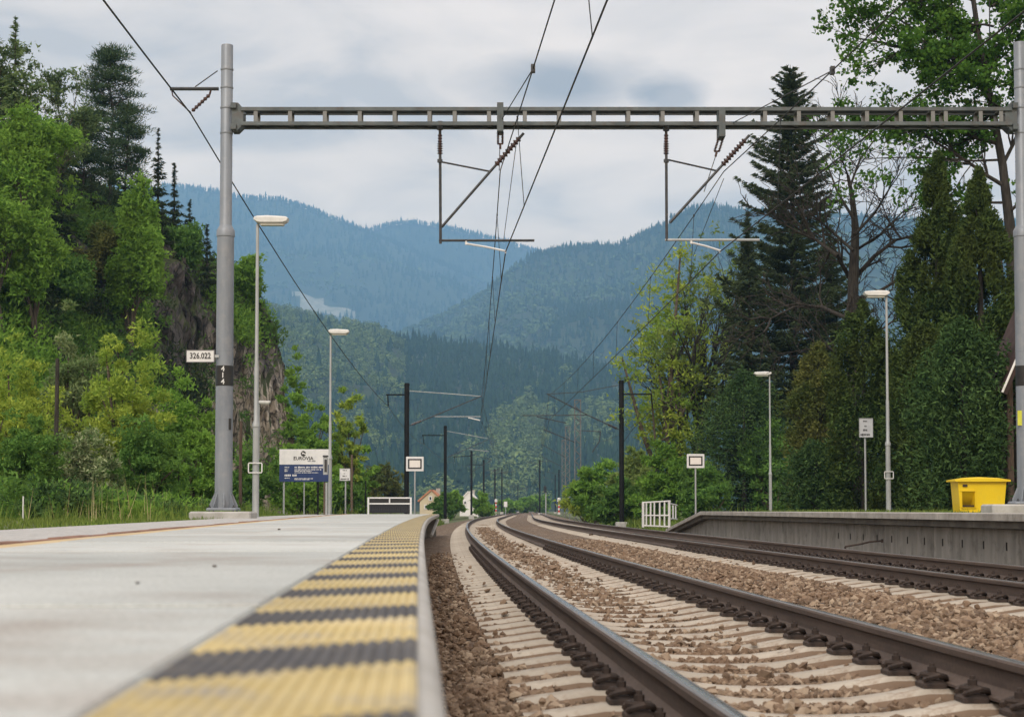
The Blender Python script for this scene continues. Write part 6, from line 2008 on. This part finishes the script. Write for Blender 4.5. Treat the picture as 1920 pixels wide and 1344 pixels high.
bush('slim bright green tree right of the crag, behind the project board', 585, 90, 0.0, 742, 95, 'leaf_green', 42, ncl=110, per=70, name='young_tree', cat='tree')
bush('light green young tree against the cliff foot, left of the bright slim one', 552, 100, 0.0, 655, 60, 'leaf_green', 43, ncl=70, per=60, name='young_tree', cat='tree', rag=1.2)
bush('yellow green poplar right of the lamp post behind the board', 650, 92, 0.0, 738, 66, 'leaf_yellow', 44, ncl=80, per=65, name='young_tree', cat='tree', rag=1.0)
bush('small green tree at the right end of the left thicket', 672, 100, 0.0, 830, 60, 'leaf_green', 45, ncl=70, per=60, name='young_tree', cat='tree')
bush('rounded bush left of the platform barrier', 640, 80, 0.1, 880, 90, 'leaf_mid', 46, ncl=70, per=60)
broadleaf_tree('half bare small tree behind the platform barrier', 735, 140, -0.3, 862, 70, 'leaf_olive', 47, per=5, cr=0.5, bare=0.4, bark='twig')
bush('reddish twiggy bush left of the half bare tree', 698, 120, -0.2, 905, 50, 'leaf_olive', 48, ncl=40, per=30)
bush('green bush in front of the yellowish house', 832, 165, -0.4, 928, 44, 'leaf_mid', 49, ncl=50, per=50)
bush('green bush between the two houses', 850, 200, -0.4, 918, 40, 'leaf_green', 50, ncl=50, per=50)
bush('broad bush right of the white gabled house', 906, 215, -0.4, 922, 44, 'leaf_green', 51, ncl=50, per=50)
for i, (x, Y, yt, w) in enumerate(((980, 420, 932, 60), (1010, 470, 926, 50), (955, 380, 936, 40))):
    bush(('hazy bush where the rails vanish, right of centre', 'hazy bush behind the small black signal', 'hazy bush left of the vanishing rails')[i], x, Y, -0.4, yt, w, 'leaf_green', 52 + i, ncl=50, per=45, group='hazy bushes at the vanishing rails')

# ------------------------------------------------------------------ right side
GR = 0.5
bush('rounded light green bush right of the lattice masts', 1118, 120, -0.3, 862, 90, 'leaf_green', 71, ncl=110, per=70)
bush('pale green bush with white tips behind the right black mast', 1190, 112, -0.3, 848, 110, 'leaf_spring', 72, ncl=120, per=70)
bush('fresh green bush behind the white railing', 1250, 96, -0.2, 838, 120, 'leaf_green', 73, ncl=130, per=75)
bush('low yellowish bush at the foot of the lattice masts', 1095, 128, -0.3, 905, 80, 'leaf_yellow', 74, ncl=70, per=60)
bush('low green bush left of the white railing', 1160, 100, -0.3, 900, 110, 'leaf_mid', 75, ncl=90, per=60)
bush('dark leafy bush behind the shorter opposite lamp post', 1455, 88, -0.1, 790, 130, 'leaf_mid', 176, ncl=90, per=70)
bush('shaded bush behind the sloping end of the opposite platform', 1318, 84, -0.1, 860, 100, 'leaf_mid', 76, ncl=90, per=70)
broadleaf_tree('dark stemmed tree with bare upper twigs and few leaves, left of the dark conifers', 1316, 100, 0.0, 420, 250, 'leaf_spring', 77, per=7, cr=0.5, bare=0.62, bark='bark_dark', maxlev=4, kids=3, ang=0.55, r0=0.42)
bush('light green leafy tree low behind the many stemmed tree', 1262, 98, 0.0, 490, 190, 'leaf_yellow', 78, ncl=150, per=55, name='young_tree', cat='tree', rag=1.5)
spruce('tall spruce with a pointed tip rising above the gantry girder', 1487, 95, 0.0, 118, 390, 'needle_dark', 79, 0.40, 0.04, 0.25, 0.10, 1.9, power=0.60, thin=0.93)
spruce('broad dark spruce left of the tall pointed spruce', 1405, 92, 0.0, 385, 230, 'needle_dark', 80, 0.36, 0.02, 0.28, 0.25, 1.1)
spruce('dark spruce between the tall pointed spruce and the bare tree', 1560, 97, 0.0, 420, 240, 'needle_dark', 81, 0.42, 0.02, 0.30, 0.25, 1.0)
column_tree('tallest column shaped thuja, left of the right gantry mast', 1762, 57, GR, 262, 150, 'thuja', 83, 44000, 0.20)
column_tree('second column shaped thuja beside the right gantry mast', 1842, 54, GR, 300, 150, 'thuja', 84, 40000, 0.19)
column_tree('low dark evergreen behind the yellow grit bin', 1806, 44.6, GR, 600, 190, 'ivy', 85, 17000, 0.15, name='evergreen_shrub', belly=0.5, top=0.5)
column_tree('dark evergreen below the thujas, right of the taller opposite lamp', 1735, 52, GR, 600, 150, 'thuja', 86, 15000, 0.16, name='evergreen_shrub', belly=0.5, top=0.5)
column_tree('dark evergreen shrub behind the grey warning sign', 1620, 58, GR, 560, 150, 'thuja', 87, 16000, 0.17, name='evergreen_shrub', belly=0.45, top=0.55)
column_tree('olive brown evergreen shrub between the opposite lamp posts', 1535, 64, 0.3, 640, 125, 'leaf_olive', 88, 14000, 0.17, name='evergreen_shrub', belly=0.5, top=0.5)
column_tree('low green shrub at the foot of the olive brown evergreen', 1530, 60, 0.3, 830, 110, 'ivy', 89, 9000, 0.15, name='evergreen_shrub', belly=0.5, top=0.4)
column_tree('shaded evergreen behind the shorter opposite lamp post', 1395, 90, 0.0, 690, 170, 'ivy', 90, 12000, 0.19, name='evergreen_shrub', belly=0.45, top=0.5)
column_tree('dark evergreen shrub between the warning sign and the thujas', 1680, 62, GR, 660, 130, 'ivy', 91, 12000, 0.18, name='evergreen_shrub', belly=0.5, top=0.5)
bush('yellowish leafy bush by the right gantry mast, above the roof', 1895, 62, GR, 480, 110, 'leaf_yellow', 92, ncl=70, per=60)
TRI = False
# the big maple whose crown overhangs the girder at the upper right
Ym = 60.0
r = np.random.default_rng(93)
tb = P(1912, 950, Ym)
t_ = thing('maple_tree', 'big green maple whose crown overhangs the right end of the girder', 'tree', (tb.x, Ym, GR))
segs, tips = [], []
trunk = [P(x, y, Ym) for x, y in ((1912, 950), (1905, 640), (1893, 420), (1880, 310), (1858, 190), (1838, 90), (1822, -20), (1810, -150))]
tr_ = [0.28, 0.22, 0.18, 0.145, 0.12, 0.10, 0.08, 0.04]
for i in range(len(trunk) - 1):
    segs.append((np.array(trunk[i]), np.array(trunk[i + 1]), tr_[i], tr_[i + 1]))
limbs = [((1885, 350), (1700, 300), 0.10, 0), ((1872, 270), (1650, 190), 0.10, 0), ((1850, 170), (1640, 120), 0.10, 1), ((1845, 130), (1620, 60), 0.10, -1), ((1830, 60), (1600, 30), 0.10, 0), ((1822, 0), (1680, -60), 0.09, 1),
         ((1860, 200), (1760, 40), 0.10, -1), ((1868, 250), (1700, 250), 0.09, 1), ((1880, 310), (1960, 150), 0.10, 0), ((1850, 150), (1950, 20), 0.09, 1), ((1888, 380), (1760, 400), 0.07, 1), ((1840, 100), (1740, 130), 0.08, -1.5), ((1890, 400), (1960, 330), 0.08, -1), ((1815, -60), (1720, -150), 0.08, 0), ((1860, 210), (1790, 250), 0.07, 2), ((1875, 300), (1640, 360), 0.06, -1)]
limbs += [((1866 + i * 3, 240 + (i - 4) * 38), (1866 + i * 3 + (-1) ** i * (70 + 9 * i), 215 + (i - 4) * 40), 0.06, (-1.6, 1.4, -1.0)[i % 3]) for i in range(-2, 5)]
for (a, c, ra, dy) in limbs:
    p0, p1 = np.array(P(*a, Ym)), np.array(P(*c, Ym + dy))
    L_ = np.linalg.norm(p1 - p0)
    ra *= 0.75
    grow(r, p0, p1 - p0, L_ * 1.02, ra, 1, 3, segs, tips, 3, 0.62, 0.42, 0.02, 0.14, 5, 0.15)
seg_mesh('trunk', [(np.array(s_[0]) - np.array(t_.location), np.array(s_[1]) - np.array(t_.location), s_[2], s_[3]) for s_ in segs], 'bark_dark', t_, 6)
pts = np.array([q[0] for q in tips])
px, py = to_px(pts)
sparse = py > 255                                           # thin hanging growth below the girder
sel = pts[(~sparse) | (r.random(len(pts)) < 0.6)]
P_, dd = clump_points(r, sel - np.array(t_.location), 0.38 * r.uniform(0.4, 1.4, len(sel)), 19, 0.7)
leaves('crown', P_, dd + r.normal(0, 0.8, dd.shape) + np.array([0, 0, -0.2]), 0.15 * r.uniform(0.6, 1.4, len(P_)), 0.12 * r.uniform(0.7, 1.3, len(P_)), 'leaf_maple', t_, r)

TRI = True
# the bare tree between the tall spruce and the thujas, its limbs spread against the sky
Yq = 66.0
r = np.random.default_rng(95)
tb = P(1604, 950, Yq)
t_ = thing('bare_tree', 'bare tree with thick twisted spreading limbs, between the tall spruce and the thujas', 'tree', (tb.x, Yq, 0.4))
segs, tips = [], []
trunk = [P(x, y, Yq) for x, y in ((1606, 965), (1602, 760), (1598, 620), (1600, 520), (1604, 430), (1598, 370), (1590, 330))]
tr_ = [0.28, 0.25, 0.23, 0.21, 0.15, 0.10, 0.06]
for i in range(len(trunk) - 1):
    segs.append((np.array(trunk[i]), np.array(trunk[i + 1]), tr_[i], tr_[i + 1]))
for pl_, ra in (([(1598, 530), (1570, 480), (1530, 450), (1495, 435)], 0.14), ([(1604, 520), (1640, 480), (1680, 450), (1722, 440)], 0.13), ([(1608, 560), (1650, 545), (1700, 515), (1738, 505)], 0.11), ([(1594, 600), (1540, 575), (1490, 575), (1440, 600)], 0.12),
                ([(1602, 440), (1640, 400), (1670, 350)], 0.09), ([(1600, 410), (1570, 360), (1548, 300)], 0.09), ([(1594, 350), (1612, 300), (1640, 262)], 0.07), ([(1590, 330), (1575, 290), (1585, 255)], 0.06), ([(1604, 470), (1650, 440), (1690, 400)], 0.08), ([(1600, 640), (1650, 620), (1690, 590)], 0.08), ([(1600, 470), (1555, 430), (1520, 400)], 0.09), ([(1596, 680), (1550, 650), (1515, 655)], 0.08)):
    q = [np.array(P(x, y, Yq + 0.8 * math.sin(x))) for x, y in pl_]
    for i in range(len(q) - 1):
        f0, f1 = 1 - i / len(q) * 0.8, 1 - (i + 1) / len(q) * 0.8
        segs.append((q[i], q[i + 1], ra * 0.72 * f0, ra * 0.72 * f1))
        for _ in range(3):
            u = r.random(); p_ = q[i] * (1 - u) + q[i + 1] * u
            d_ = unit(q[i + 1] - q[i]) * 0.6 + r.normal(0, 0.5, 3) + np.array([0, 0, 0.35])
            grow(r, p_, d_, r.uniform(1.0, 2.3), ra * 0.38, 1, 3, segs, tips, 2, 0.7, 0.55, 0.03, 0.22, 4, 0.1)
    grow(r, q[-1], q[-1] - q[-2], 1.8, ra * 0.3, 1, 3, segs, tips, 3, 0.7, 0.55, 0.04, 0.2, 4, 0.1)
seg_mesh('trunk', [(np.array(s_[0]) - np.array(t_.location), np.array(s_[1]) - np.array(t_.location), max(s_[2], 0.014), max(s_[3], 0.010)) for s_ in segs], 'bark_dark', t_, 6)

# ------------------------------------------------------------------ grass and stalks
r = np.random.default_rng(120)
def blades(name, n_, fn, h0, h1, w, mat, lean=0.35, seed=1):
    r = np.random.default_rng(seed)
    Cn = np.array([fn(r) for _ in range(n_)])
    h = r.uniform(h0, h1, n_)
    D = unit(np.stack([r.normal(0, lean, n_), r.normal(0, lean, n_), np.ones(n_)], 1))
    Cn = Cn + D * (h * 0.48)[:, None]
    o = leaves(name, Cn, D, h, w, mat, None, r)
    o['kind'] = 'stuff'
    return o
def verge(r):
    Y = 12 + 48 * r.random() ** 0.9
    s = back_s(Y) - 1.28 - abs(r.normal(0, 1.0)) * 2.6
    p = at(s, Y)
    if abs(p.x - XL_) < 0.7 and abs(p.y - GY) < 0.6:
        return verge(r)
    return (p.x, p.y, 0.42)
blades('grass', 14000, verge, 0.02, 0.10, 0.022, 'grass', 0.4, 1)
def weeds_at(r):
    Y = r.uniform(30, 58); s = back_s(Y) - 2.0 - abs(r.normal(0, 1.6)); p = at(s, Y)
    if abs(p.x - XL_) < 0.7 and abs(p.y - GY) < 0.6:
        return weeds_at(r)
    return (p.x, p.y, 0.42)
blades('tall_grass', 3500, weeds_at, 0.12, 0.40, 0.022, 'grass', 0.3, 2)
r = np.random.default_rng(131)
und = []
for _ in range(900):
    Y = r.uniform(33, 58); s = back_s(Y) - 2.6 - abs(r.normal(0, 1.0)) * 3.0
    p = at(s, Y); d_ = min(1, (back_s(Y) - 2.4 - s) / 3.0)
    und.append((p.x, p.y, 0.45 + r.uniform(0.0, 0.15 + 0.55 * d_)))
und = np.array(und); kd = noise01(und, 2.2, 5.0)
for mat, cond in (('ivy', kd < -0.12), ('leaf_mid', (kd >= -0.12) & (kd < 0.28)), ('leaf_green', kd >= 0.28)):
    c = und[cond]
    pts, dd = clump_points(r, c, r.uniform(0.15, 0.45, len(c)), 45, 0.8)
    pts[:, 2] = np.maximum(pts[:, 2], 0.43)
    o = leaves('undergrowth', pts, dd + r.normal(0, 0.7, dd.shape) + np.array([0, 0, 0.3]), 0.10 * r.uniform(0.6, 1.5, len(pts)), 0.06, mat, None, r)
    o['kind'] = 'stuff'
def dry(r):
    Y = r.uniform(28, 46); x = r.normal(195, 55); return (PX(x, Y), Y, 0.42)
blades('dry_stalks', 130, dry, 0.25, 0.8, 0.014, 'stalk', 0.12, 3)
def lawn(r):
    Y = r.uniform(34, 57); p = at(8.5 + abs(r.normal(0, 1.2)), Y); return (p.x, p.y, 0.53)
blades('lawn_grass', 3000, lawn, 0.03, 0.12, 0.03, 'grass', 0.4, 4)
def bank(r):
    Y = r.uniform(62, 130); s = -3.2 - abs(r.normal(0, 3.0)); p = at(s, Y); return (p.x, p.y, ground_left(Y) - 0.1)
blades('bank_grass', 7000, bank, 0.15, 0.5, 0.06, 'grass', 0.4, 5)
def bank2(r):
    Y = r.uniform(60, 150); s = 7.6 + abs(r.normal(0, 3.0)); p = at(s, Y); return (p.x, p.y, ground_right(Y) - 0.1)
blades('trackside_grass', 8000, bank2, 0.15, 0.6, 0.07, 'grass', 0.4, 6)
b = MB(); q = P(43, 975, 30); b.tube([(q.x, q.y, 0.40), (q.x, q.y, P(43, 930, 30).z)], 0.013, 6); tag(b.build('white_stake', M['white_paint']), 'thin pale stake standing in the grass at the far left', 'stake')
